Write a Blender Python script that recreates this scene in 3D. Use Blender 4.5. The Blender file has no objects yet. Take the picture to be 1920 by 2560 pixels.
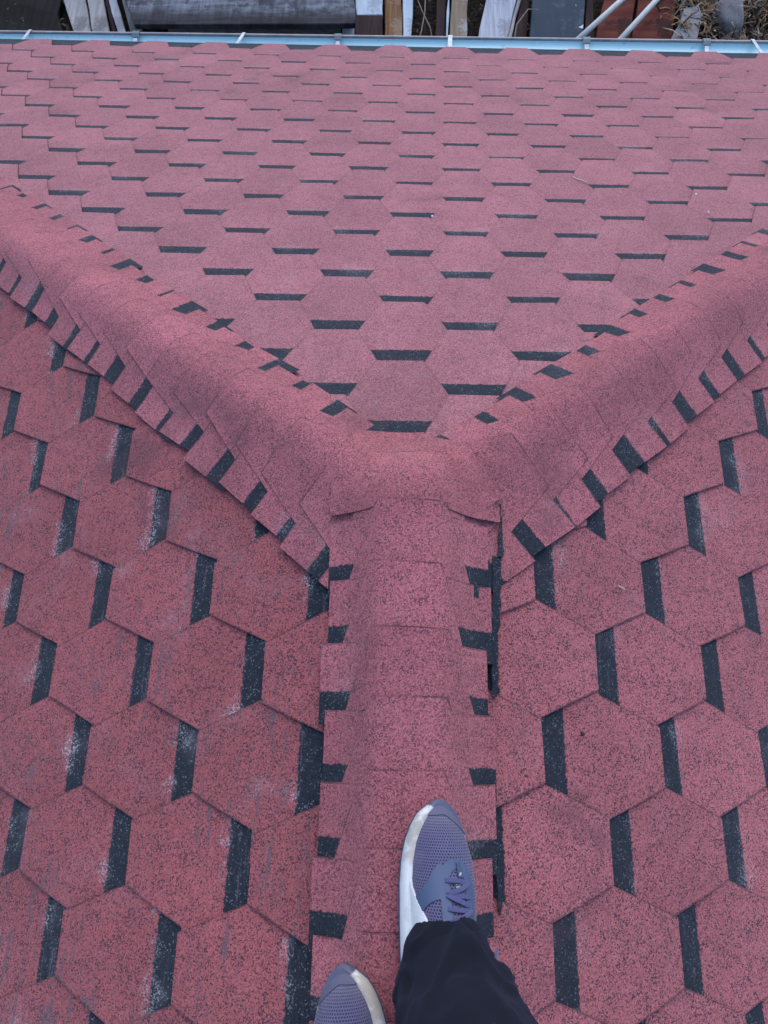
import bpy, bmesh, math, random
from mathutils import Vector, Matrix, noise

random.seed(11)
scn = bpy.context.scene
COL = scn.collection

# ------------------------------------------------------------------ camera
cam_d = bpy.data.cameras.new('camera')
cam = bpy.data.objects.new('camera', cam_d)
COL.objects.link(cam)
CAM = Vector((-0.01178, -0.40773, 1.14463))
CR = Matrix(((0.99977, -0.01516, 0.01531),
             (0.01926, 0.94744, -0.31934),
             (-0.00967, 0.31956, 0.94752)))
cam.matrix_world = Matrix.Translation(CAM) @ CR.to_4x4()
cam_d.sensor_fit = 'HORIZONTAL'
cam_d.sensor_width = 36.0
cam_d.lens = 36.0 * 1800.0 / 1920.0
cam_d.clip_start = 0.02
cam_d.clip_end = 500
scn.camera = cam

# ------------------------------------------------------------------ light
SUN_EL, SUN_AZ = math.radians(48), math.radians(8)      # azimuth from +Y towards +X
w = bpy.data.worlds.new('World')
scn.world = w
w.use_nodes = True
nt = w.node_tree
bg = nt.nodes['Background']
sky = nt.nodes.new('ShaderNodeTexSky')
sky.sky_type = 'NISHITA'
sky.sun_disc = False
sky.sun_elevation = SUN_EL
sky.sun_rotation = SUN_AZ
sky.air_density = 1.0
sky.dust_density = 1.6
sky.ozone_density = 2.0
nt.links.new(sky.outputs[0], bg.inputs[0])
bg.inputs[1].default_value = 0.15
sl = bpy.data.lights.new('sun', 'SUN')
sl.energy = 0.5
sl.angle = math.radians(70)
sl.color = (1.0, 0.98, 0.96)
so = bpy.data.objects.new('sun', sl)
COL.objects.link(so)
sd = Vector((math.sin(SUN_AZ) * math.cos(SUN_EL), math.cos(SUN_AZ) * math.cos(SUN_EL), math.sin(SUN_EL)))
so.rotation_euler = sd.to_track_quat('Z', 'Y').to_euler()
so.location = (0, 6, 12)
scn.view_settings.view_transform = 'Standard'
scn.view_settings.look = 'None'
scn.view_settings.gamma = 1.0
scn.view_settings.use_curve_mapping = False
scn.view_settings.exposure = 1.03

# ------------------------------------------------------------------ dimensions
PH, PM = 0.47702, 0.408467            # pitch of the hip end, pitch of the two long slopes
TH, TM = math.tan(PH), math.tan(PM)
S = 0.30                              # tab spacing
EH, EM = 0.1246, 0.1226               # exposure per course
W = 0.33 * S                          # narrow end of a tab
TL = 0.0030                           # layer thickness

# ------------------------------------------------------------------ helpers
def link(o, parent=None):
    COL.objects.link(o)
    if parent is not None:
        o.parent = parent
    return o

def mesh_obj(name, me, mat=None, parent=None):
    if mat is not None and len(me.materials) == 0:
        for m in (mat if isinstance(mat, (list, tuple)) else [mat]):
            me.materials.append(m)
    return link(bpy.data.objects.new(name, me), parent)

def pydata(name, v, f, smooth=False):
    me = bpy.data.meshes.new(name)
    me.from_pydata([tuple(p) for p in v], [], f)
    if smooth:
        me.polygons.foreach_set('use_smooth', [True] * len(me.polygons))
    me.update()
    return me

def empty(name, loc=(0, 0, 0)):
    o = bpy.data.objects.new(name, None)
    o.location = loc
    o.empty_display_size = 0.1
    return link(o)

def tag(o, label=None, cat=None, group=None, kind=None):
    if label: o['label'] = label
    if cat: o['category'] = cat
    if group: o['group'] = group
    if kind: o['kind'] = kind
    return o

def sstep(a, b, x):
    t = max(0.0, min(1.0, (x - a) / (b - a)))
    return t * t * (3 - 2 * t)

# ------------------------------------------------------------------ materials
class NT:
    def __init__(s, name):
        s.m = bpy.data.materials.new(name)
        s.m.use_nodes = True
        s.t = s.m.node_tree
        s.p = s.t.nodes['Principled BSDF']
    def n(s, kind, **kw):
        nd = s.t.nodes.new('ShaderNode' + kind)
        for k, v in kw.items():
            setattr(nd, k, v)
        return nd
    def l(s, a, b):
        s.t.links.new(a, b)
    def inp(s, sock, v):
        if hasattr(v, 'links') or hasattr(v, 'is_linked'):
            s.l(v, sock)
        else:
            sock.default_value = v
    def math(s, op, a, b=0.0, c=0.0):
        nd = s.n('Math', operation=op)
        s.inp(nd.inputs[0], a); s.inp(nd.inputs[1], b); s.inp(nd.inputs[2], c)
        return nd.outputs[0]
    def step(s, x, lo, hi):
        nd = s.n('MapRange', interpolation_type='SMOOTHSTEP')
        s.inp(nd.inputs[0], x); s.inp(nd.inputs[1], lo); s.inp(nd.inputs[2], hi)
        return nd.outputs[0]
    def mix(s, f, a, b):
        nd = s.n('Mix', data_type='RGBA')
        s.inp(nd.inputs[0], f)
        s.inp(nd.inputs[6], a if not isinstance(a, tuple) else (*a, 1)[:4])
        s.inp(nd.inputs[7], b if not isinstance(b, tuple) else (*b, 1)[:4])
        return nd.outputs[2]
    def noise(s, vec, scale, detail=3, rough=0.55):
        nd = s.n('TexNoise')
        nd.inputs['Scale'].default_value = scale
        nd.inputs['Detail'].default_value = detail
        nd.inputs['Roughness'].default_value = rough
        s.l(vec, nd.inputs['Vector'])
        return nd.outputs[0]
    def pos(s):
        return s.n('NewGeometry').outputs['Position']
    def scale(s, vec, xyz, rot=(0, 0, 0), loc=(0, 0, 0)):
        nd = s.n('Mapping')
        s.l(vec, nd.inputs[0])
        nd.inputs['Location'].default_value = loc
        nd.inputs['Rotation'].default_value = rot
        nd.inputs['Scale'].default_value = xyz
        return nd.outputs[0]
    def bump(s, h, strength, dist):
        nd = s.n('Bump')
        nd.inputs['Strength'].default_value = strength
        nd.inputs['Distance'].default_value = dist
        s.l(h, nd.inputs['Height'])
        s.l(nd.outputs[0], s.p.inputs['Normal'])
    def base(s, c): s.inp(s.p.inputs['Base Color'], c if not isinstance(c, tuple) else (*c, 1)[:4])
    def rough(s, v): s.inp(s.p.inputs['Roughness'], v)

def shingle_material(name, E, wear, tint=(1, 1, 1), streaks=0.0, grain=0.88, edges=0.0):
    """Mineral granules: red field with dark grains; the printed black band starts at v = 1.61 E."""
    m = NT(name)
    P = m.pos()
    uv = m.n('UVMap').outputs[0]
    sx = m.n('SeparateXYZ'); m.l(uv, sx.inputs[0])
    rnd = m.n('ObjectInfo').outputs['Random']
    # granules
    vo = m.n('TexVoronoi'); vo.inputs['Scale'].default_value = 540; m.l(P, vo.inputs['Vector'])
    sc = m.n('SeparateColor'); m.l(vo.outputs['Color'], sc.inputs[0])
    g = sc.outputs[0]; g2 = sc.outputs[1]
    cl = m.noise(P, 300, 2, 0.7)
    cl2 = m.noise(P, 38, 3, 0.6)
    big = m.noise(P, 5, 3, 0.5)
    def T(c): return tuple(a * b for a, b in zip(c, tint))
    red = m.mix(g2, T((0.225, 0.060, 0.072)), T((0.375, 0.128, 0.144)))
    # dark grains, clustered
    dg = m.math('ADD', m.math('MULTIPLY', g, 0.55), m.math('ADD', m.math('MULTIPLY', cl, 0.75), m.math('MULTIPLY', cl2, 0.45)))
    dark = m.step(dg, 0.79, 0.68)
    dark = m.math('MULTIPLY', dark, grain)
    red = m.mix(dark, red, (0.028, 0.021, 0.033))
    # slow change of tone across the roof and from shingle to shingle
    tone = m.math('ADD', m.math('MULTIPLY', big, 0.55), m.math('ADD', m.math('MULTIPLY', rnd, 0.15), 0.65))
    hs = m.n('HueSaturation'); m.l(red, hs.inputs['Color']); m.l(tone, hs.inputs['Value'])
    hs.inputs['Saturation'].default_value = 0.97
    red = hs.outputs[0]
    # black band
    blk = m.mix(g2, (0.0045, 0.0075, 0.0135), (0.018, 0.025, 0.041))
    wn = m.noise(P, 130, 2, 0.7)
    edge = m.math('ADD', sx.outputs[1], m.math('MULTIPLY', m.math('SUBTRACT', wn, 0.5), 0.011))
    band = m.step(edge, 1.61 * E - 0.0015, 1.61 * E + 0.0015)
    # strewn light / red grains in the band
    stray = m.step(m.math('ADD', g, m.math('MULTIPLY', cl2, 0.35)), 1.10, 1.16)
    blk = m.mix(m.math('MULTIPLY', stray, 0.25 + 0.4 * wear), blk, (0.23, 0.24, 0.27))
    c = m.mix(band, red, blk)
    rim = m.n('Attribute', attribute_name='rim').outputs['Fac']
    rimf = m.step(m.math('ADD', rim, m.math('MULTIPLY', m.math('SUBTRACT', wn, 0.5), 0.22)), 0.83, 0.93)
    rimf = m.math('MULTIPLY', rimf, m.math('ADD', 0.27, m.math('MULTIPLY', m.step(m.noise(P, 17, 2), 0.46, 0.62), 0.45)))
    c = m.mix(rimf, c, (0.030, 0.022, 0.028))  # shadow gap under cap ends painted as a dark rim, with worn granules
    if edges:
        # cut edges of the tab: lost granules, plus contact shadow at the laps painted dark
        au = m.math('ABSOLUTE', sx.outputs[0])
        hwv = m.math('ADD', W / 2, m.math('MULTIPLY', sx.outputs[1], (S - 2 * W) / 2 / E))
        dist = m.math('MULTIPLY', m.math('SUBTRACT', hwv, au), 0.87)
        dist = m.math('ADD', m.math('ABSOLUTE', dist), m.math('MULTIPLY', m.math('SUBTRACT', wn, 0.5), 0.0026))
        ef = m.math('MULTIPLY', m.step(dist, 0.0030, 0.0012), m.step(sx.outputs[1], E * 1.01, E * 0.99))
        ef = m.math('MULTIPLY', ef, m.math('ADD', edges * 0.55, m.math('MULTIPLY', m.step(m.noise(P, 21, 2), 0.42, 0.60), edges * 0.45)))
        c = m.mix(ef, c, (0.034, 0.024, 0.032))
    sm2 = m.math('MULTIPLY', m.step(m.math('ADD', m.noise(m.scale(P, (1, 1, 1), loc=(7, 1, 2)), 3.1, 4, 0.65), m.math('MULTIPLY', m.math('SUBTRACT', cl2, 0.5), 0.25)), 0.60, 0.74), 0.42)
    c = m.mix(sm2, c, (0.050, 0.030, 0.040))
    # dust and pale lichen deposits
    ln = m.noise(m.scale(P, (1, 1, 1), loc=(3, 5, 1)), 9, 4, 0.6)
    lf = m.noise(P, 260, 2, 0.7)
    near = m.math('SUBTRACT', 1.0, m.step(m.math('ABSOLUTE', m.math('SUBTRACT', sx.outputs[1], 1.60 * E)), 0.004, 0.034))
    lm = m.math('ADD', m.math('MULTIPLY', ln, 1.0), m.math('MULTIPLY', near, 0.16))
    lich = m.math('MULTIPLY', m.step(lm, 0.64, 0.78), m.step(lf, 0.50, 0.64))
    c = m.mix(m.math('MULTIPLY', lich, wear), c, (0.42, 0.42, 0.46))
    haze = m.math('MULTIPLY', m.step(ln, 0.52, 0.76), 0.16 * wear)
    c = m.mix(haze, c, (0.36, 0.30, 0.34))
    if streaks:
        # granules rubbed off in streaks that run along the course
        sv = m.scale(uv, (9, 95, 1))
        ad = m.n('VectorMath', operation='ADD'); m.l(sv, ad.inputs[0])
        cb = m.n('CombineXYZ'); m.l(m.math('MULTIPLY', rnd, 37.0), cb.inputs[0]); m.l(m.math('MULTIPLY', rnd, 91.0), cb.inputs[1])
        m.l(cb.outputs[0], ad.inputs[1])
        st = m.noise(ad.outputs[0], 1.0, 3, 0.6)
        zone = m.step(m.noise(P, 6, 2), 0.44, 0.62)
        sm = m.math('MULTIPLY', m.step(m.math('ADD', st, m.math('MULTIPLY', m.math('SUBTRACT', cl, 0.5), 0.45)), 0.555, 0.66), zone)
        c = m.mix(m.math('MULTIPLY', sm, streaks), c, (0.090, 0.080, 0.098))
    m.base(c)
    m.rough(0.92)
    m.p.inputs['Specular IOR Level'].default_value = 0.18
    m.p.inputs['Sheen Weight'].default_value = 0.08
    m.p.inputs['Sheen Roughness'].default_value = 0.6
    m.bump(m.math('ADD', g, cl), 0.55, 0.0012)
    return m.m

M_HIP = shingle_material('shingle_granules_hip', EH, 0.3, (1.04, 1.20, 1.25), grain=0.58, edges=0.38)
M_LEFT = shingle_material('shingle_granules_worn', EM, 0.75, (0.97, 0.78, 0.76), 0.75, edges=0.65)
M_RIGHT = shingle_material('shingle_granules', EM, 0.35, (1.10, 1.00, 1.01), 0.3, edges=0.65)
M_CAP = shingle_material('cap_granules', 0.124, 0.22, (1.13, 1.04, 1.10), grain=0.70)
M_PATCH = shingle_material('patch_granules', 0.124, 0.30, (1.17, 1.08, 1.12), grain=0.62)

def simple(name, col, rough=0.7, metal=0.0, var=0.25, nscale=12, bump=0.0, spec=0.5):
    m = NT(name)
    P = m.pos()
    n1 = m.noise(P, nscale, 5, 0.6)
    n2 = m.noise(P, nscale * 9, 3, 0.6)
    f = m.math('ADD', m.math('MULTIPLY', n1, 0.7), m.math('MULTIPLY', n2, 0.3))
    c = m.mix(m.step(f, 0.3, 0.7), tuple(x * (1 - var) for x in col), tuple(min(1, x * (1 + var)) for x in col))
    m.base(c); m.rough(rough)
    m.p.inputs['Metallic'].default_value = metal
    m.p.inputs['Specular IOR Level'].default_value = spec
    if bump: m.bump(n2, 0.6, bump)
    return m.m

M_BIT = simple('bitumen_felt', (0.014, 0.016, 0.021), 0.85, 0, 0.45, 60, 0.001, 0.2)
M_WALL = simple('render_wall', (0.55, 0.52, 0.47), 0.9)
M_SOFFIT = simple('soffit_paint', (0.30, 0.22, 0.17), 0.7)
M_LIP = simple('gutter_lip_grey', (0.27, 0.25, 0.27), 0.5)

def gutter_material():
    m = NT('gutter_steel_sky_tint')
    P = m.pos()
    n1 = m.noise(m.scale(P, (2, 30, 30)), 3, 4)
    n2 = m.noise(P, 35, 4, 0.65)
    c = m.mix(n1, (0.56, 0.89, 0.93), (0.64, 0.95, 0.97))  # blue of the reflected sky put into the metal's base colour
    c = m.mix(m.math('MULTIPLY', m.step(n2, 0.58, 0.75), 0.35), c, (0.18, 0.20, 0.22))
    m.base(c); m.rough(0.28)
    m.p.inputs['Specular IOR Level'].default_value = 0.7
    return m.m
M_GUT = gutter_material()
M_STRAP = simple('strap_galvanised', (0.46, 0.50, 0.54), 0.5, 0.1, 0.25, 30)
M_HOOK = simple('hook_dark', (0.07, 0.11, 0.15), 0.5)

# ------------------------------------------------------------------ roof surface (used by caps and feet)
HDIR = Vector((TH / TM, 1.0)).normalized()          # plan direction of the right hip
def smin(a, b, k):
    h = max(k - abs(a - b), 0.0) / k
    return min(a, b) - h * h * k * 0.25

def roof_plane(x, y):
    return min(-TM * abs(x), -TH * y)

def seg_dist(x, y, dx, dy):
    t = max(0.0, x * dx + y * dy)
    return math.hypot(x - t * dx, y - t * dy)

def roof_z(x, y):
    zs = smin(-TM * smin_abs(x), -TH * y, 0.035)
    # hips
    off = 0.012
    dr = seg_dist(x - 0.012, y, HDIR.x, HDIR.y)
    dl = seg_dist(x + 0.004, y, -HDIR.x, HDIR.y)
    d = min(dr, dl)
    zh = zs + 0.012 + 0.025 * math.exp(-(d / 0.075) ** 2)
    # ridge: flat board with steep flanks
    d = seg_dist(x - off, y, 0, -1)
    flat = 0.030
    foot = -TM * 0.112 + 0.013
    if d < 0.048: zr = flat + 0.0030 - 1.93 * d * d
    elif d < 0.112:
        tt = (d - 0.048) / 0.064
        zr = (flat - 0.00144) + (foot - flat + 0.00144) * (0.55 * tt + 0.45 * tt * tt * (3 - 2 * tt))
    else: zr = -9
    k = 0.012
    return -smin(-zh, -zr, k)

def smin_abs(x):
    return math.sqrt(x * x + 0.012 ** 2) - 0.004

# ------------------------------------------------------------------ shingle units
def unit_bands(E):
    """Convex pieces of one shingle unit in (a, b): b = 0 at the lower tab edge, rising up the slope."""
    w0, w1 = W / 2, (S - W) / 2
    ws = S / 2 - 0.0006
    mid = 0.5 * (w0 + w1)
    P = []
    P.append([(-w0, 0), (w0, 0), (mid, E / 2), (-mid, E / 2)])
    P.append([(-mid, E / 2), (mid, E / 2), (w1, E), (-w1, E)])
    P.append([(-ws, E), (-w1, E), (w1, E), (ws, E), (ws, 1.5 * E), (-ws, 1.5 * E)])
    P.append([(-ws, 1.5 * E), (ws, 1.5 * E), (ws, 2.12 * E), (-ws, 2.12 * E)])
    return P

def clip_poly(poly, hp):
    """keep points where nx*x + ny*y <= c"""
    nx, ny, c = hp
    out = []
    for i, p in enumerate(poly):
        q = poly[(i + 1) % len(poly)]
        dp, dq = nx * p[0] + ny * p[1] - c, nx * q[0] + ny * q[1] - c
        if dp <= 0: out.append(p)
        if (dp < 0 < dq) or (dq < 0 < dp):
            t = dp / (dp - dq)
            out.append((p[0] + (q[0] - p[0]) * t, p[1] + (q[1] - p[1]) * t))
    return out

class Warp:
    """small unevenness of one shingle: tab corners lifting, belly between courses, ragged outline"""
    def __init__(s, seed, E):
        r = random.Random(seed)
        s.c = [max(0, r.gauss(0.0006, 0.0010)) for _ in range(2)]
        s.mid = r.uniform(0.0008, 0.0028)
        s.e = [r.gauss(0, 0.0012) for _ in range(4)]
        s.E = E
    def h(s, a, b):
        E = s.E
        v = TL * (2 * E - b) / E + 0.004
        t = max(0, 1 - b / E)
        v += t * t * (s.c[0] if a < 0 else s.c[1])
        v += s.mid * math.sin(math.pi * min(1, b / E)) if b < E else -0.0014 * math.sin(math.pi * min(1, (b - E) / E))
        return v
    def xy(s, a, b):
        if b < s.E * 0.9:
            k = 0 if a < 0 else 1
            return a + s.e[k], b + s.e[2 + k] * (1 - b / s.E)
        return a, b

def unit_mesh(name, E, seed, clips=()):
    wp = Warp(seed, E)
    vmap, verts, uvs, faces = {}, [], [], []
    def vid(p):
        key = (round(p[0], 4), round(p[1], 4))
        if key not in vmap:
            vmap[key] = len(verts)
            x, y = wp.xy(*p)
            verts.append((x, -y, wp.h(*p)))
            uvs.append(p)
        return vmap[key]
    for poly in unit_bands(E):
        q = poly
        for hp in clips:
            q = clip_poly(q, hp)
            if len(q) < 3: break
        if len(q) < 3: continue
        ids = []
        for p in q:
            i = vid(p)
            if not ids or ids[-1] != i: ids.append(i)
        if len(ids) > 1 and ids[0] == ids[-1]: ids.pop()
        if len(set(ids)) >= 3:
            faces.append(ids[::-1])
    if not faces: return None
    # skirt down the outer edges: the shingle's thickness
    ec = {}
    for f in faces:
        for i in range(len(f)):
            e = (f[i], f[(i + 1) % len(f)])
            ec[e] = 1
    n0 = len(verts)
    low = {}
    def lowv(i):
        if i not in low:
            low[i] = len(verts)
            v = verts[i]
            verts.append((v[0], v[1], v[2] - 0.0042)); uvs.append(uvs[i])
        return low[i]
    sk = []
    for (a, b) in list(ec):
        if (b, a) not in ec:
            sk.append([b, a, lowv(a), lowv(b)])
    fl = faces + sk
    # local y = -b flips the winding of (a,b); fix so that normals point up
    me = bpy.data.meshes.new(name)
    me.from_pydata(verts, [], fl)
    for p in me.polygons: p.material_index = 0 if p.index < len(faces) else 1
    ul = me.uv_layers.new(name='UVMap')
    for lp in me.loops:
        ul.data[lp.index].uv = uvs[lp.vertex_index]
    me.update()
    if me.polygons[0].normal.z < 0:
        me.flip_normals()
    return me

# faces of the roof: columns u, s (down the slope), n
c_, s_ = math.cos, math.sin
FACE = {
    'hip': Matrix(((1, 0, 0), (0, c_(PH), s_(PH)), (0, -s_(PH), c_(PH)))),
    'right': Matrix(((0, c_(PM), s_(PM)), (-1, 0, 0), (0, -s_(PM), c_(PM)))),
    'left': Matrix(((0, -c_(PM), -s_(PM)), (1, 0, 0), (0, -s_(PM), c_(PM)))),
}
K = TH / TM
CH, CM = math.cos(PH), math.cos(PM)
Y_BACK = -5.5
# clip half planes in face coordinates (u, s): nx*u + ny*s <= c
CLIPS = {
    'hip': [(1, -K * CH, -0.012), (-1, -K * CH, -0.012)],                # |x| <= K y
    'right': [(-1, -CM / K, -0.012), (1, 0, -Y_BACK), (0, -1, -0.03)],    # y <= x / K
    'left': [(1, -CM / K, -0.012), (-1, 0, -Y_BACK), (0, -1, -0.03)],
}

def project(p):
    d = CR.transposed() @ (Vector(p) - CAM)
    if d.z > -0.05: return None
    return 0.5 + (1800 / 1920) * d.x / -d.z, 0.5 - (1800 / 2560) * d.y / -d.z, -d.z

house = empty('house', (0, 0, -4.0))
tag(house, 'house roof of red hexagonal bitumen shingles with black strips, hips and ridge covered by caps', 'roof')
HINV = Matrix.Translation((0, 0, 4.0))

def roof_deck():
    """boarded roof under the shingles, one closed shell with the eaves"""
    eL, eR = corner(-1), corner(1)
    z0 = -0.006
    v = [(0, Y_BACK, z0), (0, 0, z0), (eR.x, eR.y, eR.z + z0), (eL.x, eL.y, eL.z + z0),
         (eR.x, Y_BACK, eR.z + z0), (eL.x, Y_BACK, eL.z + z0)]
    t = 0.10
    v += [(p[0], p[1], p[2] - t) for p in v]
    f = [(1, 3, 2), (0, 1, 2, 4), (1, 0, 5, 3), (3, 9, 8, 2), (2, 8, 10, 4), (5, 11, 9, 3), (0, 4, 10, 6), (0, 6, 11, 5)]
    me = pydata('roof_deck', v, f)
    bm = bmesh.new(); bm.from_mesh(me); bmesh.ops.recalc_face_normals(bm, faces=bm.faces); bm.to_mesh(me); bm.free()
    o = mesh_obj('roof_deck', me, M_BIT, house); o.location = (0, 0, 4.0)
    return o

def hip_course_end(r, u):
    return 0.19232 + EH * r - 0.00266 * r * u + 1.805 * EH

def eave(u):
    s = hip_course_end(23, u) + 0.006
    return FACE['hip'] @ Vector((u, s, 0))

def corner(side):
    u = 3.4 * side
    for _ in range(30):
        u = 0.5 * u + 0.5 * side * K * eave(u).y
    return eave(u)

deck = roof_deck()
CLIPS['right'].append((0, 1, corner(1).x / CM + 0.01))
CLIPS['left'].append((0, 1, -corner(-1).x / CM + 0.01))

VAR = {}
def variant(E, face):
    k = random.randrange(10)
    if (face, k) not in VAR:
        VAR[(face, k)] = unit_mesh('shingle', E, 100 + k, ())
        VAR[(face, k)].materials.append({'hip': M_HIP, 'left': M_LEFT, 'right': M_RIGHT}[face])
        VAR[(face, k)].materials.append(M_BIT)
    return VAR[(face, k)]

slopes = {}
def slope_root(face, label):
    o = bpy.data.objects.new('roof_slope', None)
    link(o, house)
    o.location = (0, 0, 4.0)
    o['label'] = label
    slopes[face] = o
slope_root('hip', 'hip end slope that runs down to the rain gutter')
slope_root('left', 'worn long slope with pale lichen on the left')
slope_root('right', 'cleaner long slope on the right')

placed = []          # (depth, face, mesh, matrix, inframe)
def course(face, n, E, end_fn, u_fn, k_range, jit, mats):
    FM = FACE[face].to_4x4()
    strip_j = {}
    for k in k_range:
        u = u_fn(n, k)
        s = end_fn(n, u)
        sk = (k + n * 2) // 3
        if sk not in strip_j:
            rr = random.Random(len(face) * 7919 + n * 131 + sk * 17)
            strip_j[sk] = (rr.gauss(0, jit), rr.gauss(0, 0.0025))
        ju, jr = random.gauss(0, 0.0012), random.gauss(0, 0.004) + strip_j[sk][1]
        s += strip_j[sk][0] + random.gauss(0, jit * 0.4)
        u += ju
        # slope of the course line across the face
        skew = math.atan((end_fn(n, u + 0.5) - end_fn(n, u - 0.5)))
        rot = jr + skew
        loc = Matrix.Translation((u, s, 0)) @ Matrix.Rotation(rot, 4, 'Z')
        # clip planes in local (a, b): face = loc @ (a, -b)
        lc, need, out = [], False, False
        cr, sr = math.cos(rot), math.sin(rot)
        pts = [(-S / 2, 0), (S / 2, 0), (S / 2, 2.12 * E), (-S / 2, 2.12 * E)]
        for (nx, ny, c) in CLIPS[face]:
            la = nx * cr + ny * sr
            lb = -(-nx * sr + ny * cr)
            cc = c - nx * u - ny * s
            ds = [la * a + lb * b - cc for a, b in pts]
            if min(ds) > 0: out = True
            elif max(ds) > 0:
                need = True; lc.append((la, lb, cc))
        if out: continue
        if need:
            me = unit_mesh('shingle', E, random.randrange(9999), lc)
            if me is None: continue
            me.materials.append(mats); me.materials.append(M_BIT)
        else:
            me = variant(E, face)
        mw = FM @ loc
        # visible hexagon centre and extent
        vis, dep = False, 99
        for a, b in ((0, E), (-S * 0.3, E), (S * 0.3, E), (0, 0.1 * E), (0, 1.9 * E), (-S * .16, .1 * E), (S * .16, .1 * E), (-S * .16, 1.9 * E), (S * .16, 1.9 * E)):
            pr = project(mw @ Vector((a, -b, 0)))
            if pr and -0.003 < pr[0] < 1.003 and -0.003 < pr[1] < 1.003:
                vis = True; dep = min(dep, pr[2])
        placed.append((dep, face, me, mw, vis))

for r in range(-3, 24):
    course('hip', r, EH, hip_course_end,
           lambda n, k: -0.00681 + S * (k + 0.5 * (n % 2)) + 0.00479 * n, range(-14, 15), 0.0022, M_HIP)
for c in range(-3, 31):
    course('right', c, EM, lambda n, u: 0.27492 + EM * n + 1.805 * EM,
           lambda n, k: -(-0.09943 + S * (k - 0.5 * (n % 2)) - 0.00129 * n), range(-19, 14), 0.0018, M_RIGHT)
    course('left', c, EM, lambda n, u: 0.14578 + EM * n + 1.805 * EM,
           lambda n, k: -0.42637 + S * (k + 0.5 * (n % 2)) + 0.0035 * n, range(-18, 15), 0.0018, M_LEFT)

inview = sorted([p for p in placed if p[4]], key=lambda p: p[0])
single, rest = inview[:300], inview[300:] + [p for p in placed if not p[4]]
print('shingles in view', len(inview), 'others', len(rest))
for dep, face, me, mw, vis in single:
    o = link(bpy.data.objects.new('shingle', me), slopes[face])
    o.matrix_basis = mw
for face in slopes:
    V, F, UVS, MI = [], [], [], []
    for dep, fc, me, mw, vis in rest:
        if fc != face: continue
        o0 = len(V)
        V += [mw @ v.co for v in me.vertices]
        ul = me.uv_layers[0].data
        for p in me.polygons:
            F.append([o0 + i for i in p.vertices])
            UVS += [tuple(ul[li].uv) for li in p.loop_indices]
            MI.append(p.material_index)
    me = pydata('shingle_field', V, F)
    ul = me.uv_layers.new(name='UVMap')
    for i, uv in enumerate(UVS): ul.data[i].uv = uv
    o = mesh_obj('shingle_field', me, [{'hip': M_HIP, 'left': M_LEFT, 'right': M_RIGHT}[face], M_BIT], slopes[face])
    me.polygons.foreach_set('material_index', MI)
    o['kind'] = 'stuff'

# ------------------------------------------------------------------ caps on hips and ridge
CAPS = 0.29
CE = 0.124
def cap_outline_hw(b, nk, side):
    h = CAPS / 2
    if b < CE:
        t = b / CE
        k0, k1 = nk if side < 0 else nk[-2:]
        return h * (k0 + (k1 - k0) * t)
    return h

def cap_mesh(name, fn, seed, blen=0.25, ncol=22, lift=0.0, nk=(0.40, 0.66), uvshift=0.0, step=0.0026):
    """fn(b, a) -> plan point (x, y); the sheet is draped on roof_z"""
    r = random.Random(seed)
    ja = r.gauss(0, 0.003)
    je = [r.gauss(0, 0.002), r.gauss(0, 0.002)]
    cu = [max(0, r.gauss(0.0, 0.0014)) for _ in range(2)]
    V, U, F, border, RIM = [], [], [], [], []
    n = ncol + 1
    def sheet(rows, first):
        o = len(V)
        for b in rows:
            bb = min(b, CE - 1e-6) if first else max(b, CE)
            hws = [cap_outline_hw(bb, nk[:2], -1), cap_outline_hw(bb, nk[-2:], 1)]
            for i in range(n):
                t = -1 + 2 * i / ncol
                a = t * (hws[0] if t < 0 else hws[1]) + (je[0] * (1 - b / CE) * t if b < CE else 0) + ja
                x, y = fn(b + je[1] * t, a)
                lay = step * (0.235 - b) / 0.104 + 0.003 + lift
                crn = max(0, abs(t) - 0.6) / 0.4
                lay += crn * crn * (cu[0] if t < 0 else cu[1]) * max(0, 1 - b / 0.2)
                if first: lay += 0.0010 * max(0, 1 - b / 0.05) ** 2
                lay += 0.0016 * noise.noise(Vector((x * 14, y * 14, 3.1)))
                V.append((x, y, roof_z(x, y) + lay))
                U.append((a, b + uvshift))
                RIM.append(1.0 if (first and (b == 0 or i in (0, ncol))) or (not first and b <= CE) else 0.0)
        m = len(rows)
        for j in range(m - 1):
            for i in range(ncol):
                F.append((o + j * n + i, o + j * n + i + 1, o + (j + 1) * n + i + 1, o + (j + 1) * n + i))
        for i in range(ncol):
            border.append((o + i, o + i + 1))
        for j in range(m - 1):
            border.append((o + j * n + ncol, o + (j + 1) * n + ncol))
            border.append((o + (j + 1) * n, o + j * n))
    sheet([0, 0.02, 0.045, 0.07, 0.095, CE + 0.001], True)
    sheet([CE, CE + 0.02, 0.15, 0.18, 0.21, blen], False)
    top = len(F)
    for a, b in border:
        k = len(V)
        for q in (b, a): V.append(V[q]); U.append(U[q])
        for q in (a, b): V.append((V[q][0], V[q][1], V[q][2] - 0.0036)); U.append(U[q])
        RIM += [0, 0, 0, 0]
        F.append((k, k + 1, k + 2, k + 3))
    me = bpy.data.meshes.new(name)
    me.from_pydata(V, [], F)
    ul = me.uv_layers.new(name='UVMap')
    for lp in me.loops: ul.data[lp.index].uv = U[lp.vertex_index]
    for p in me.polygons:
        p.use_smooth = p.index < top
        p.material_index = 0 if p.index < top else 1
    me.update()
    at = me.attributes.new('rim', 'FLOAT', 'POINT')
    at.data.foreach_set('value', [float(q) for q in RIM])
    if sum(me.polygons[i].normal.z for i in range(top)) < 0: me.flip_normals()
    return me

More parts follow.
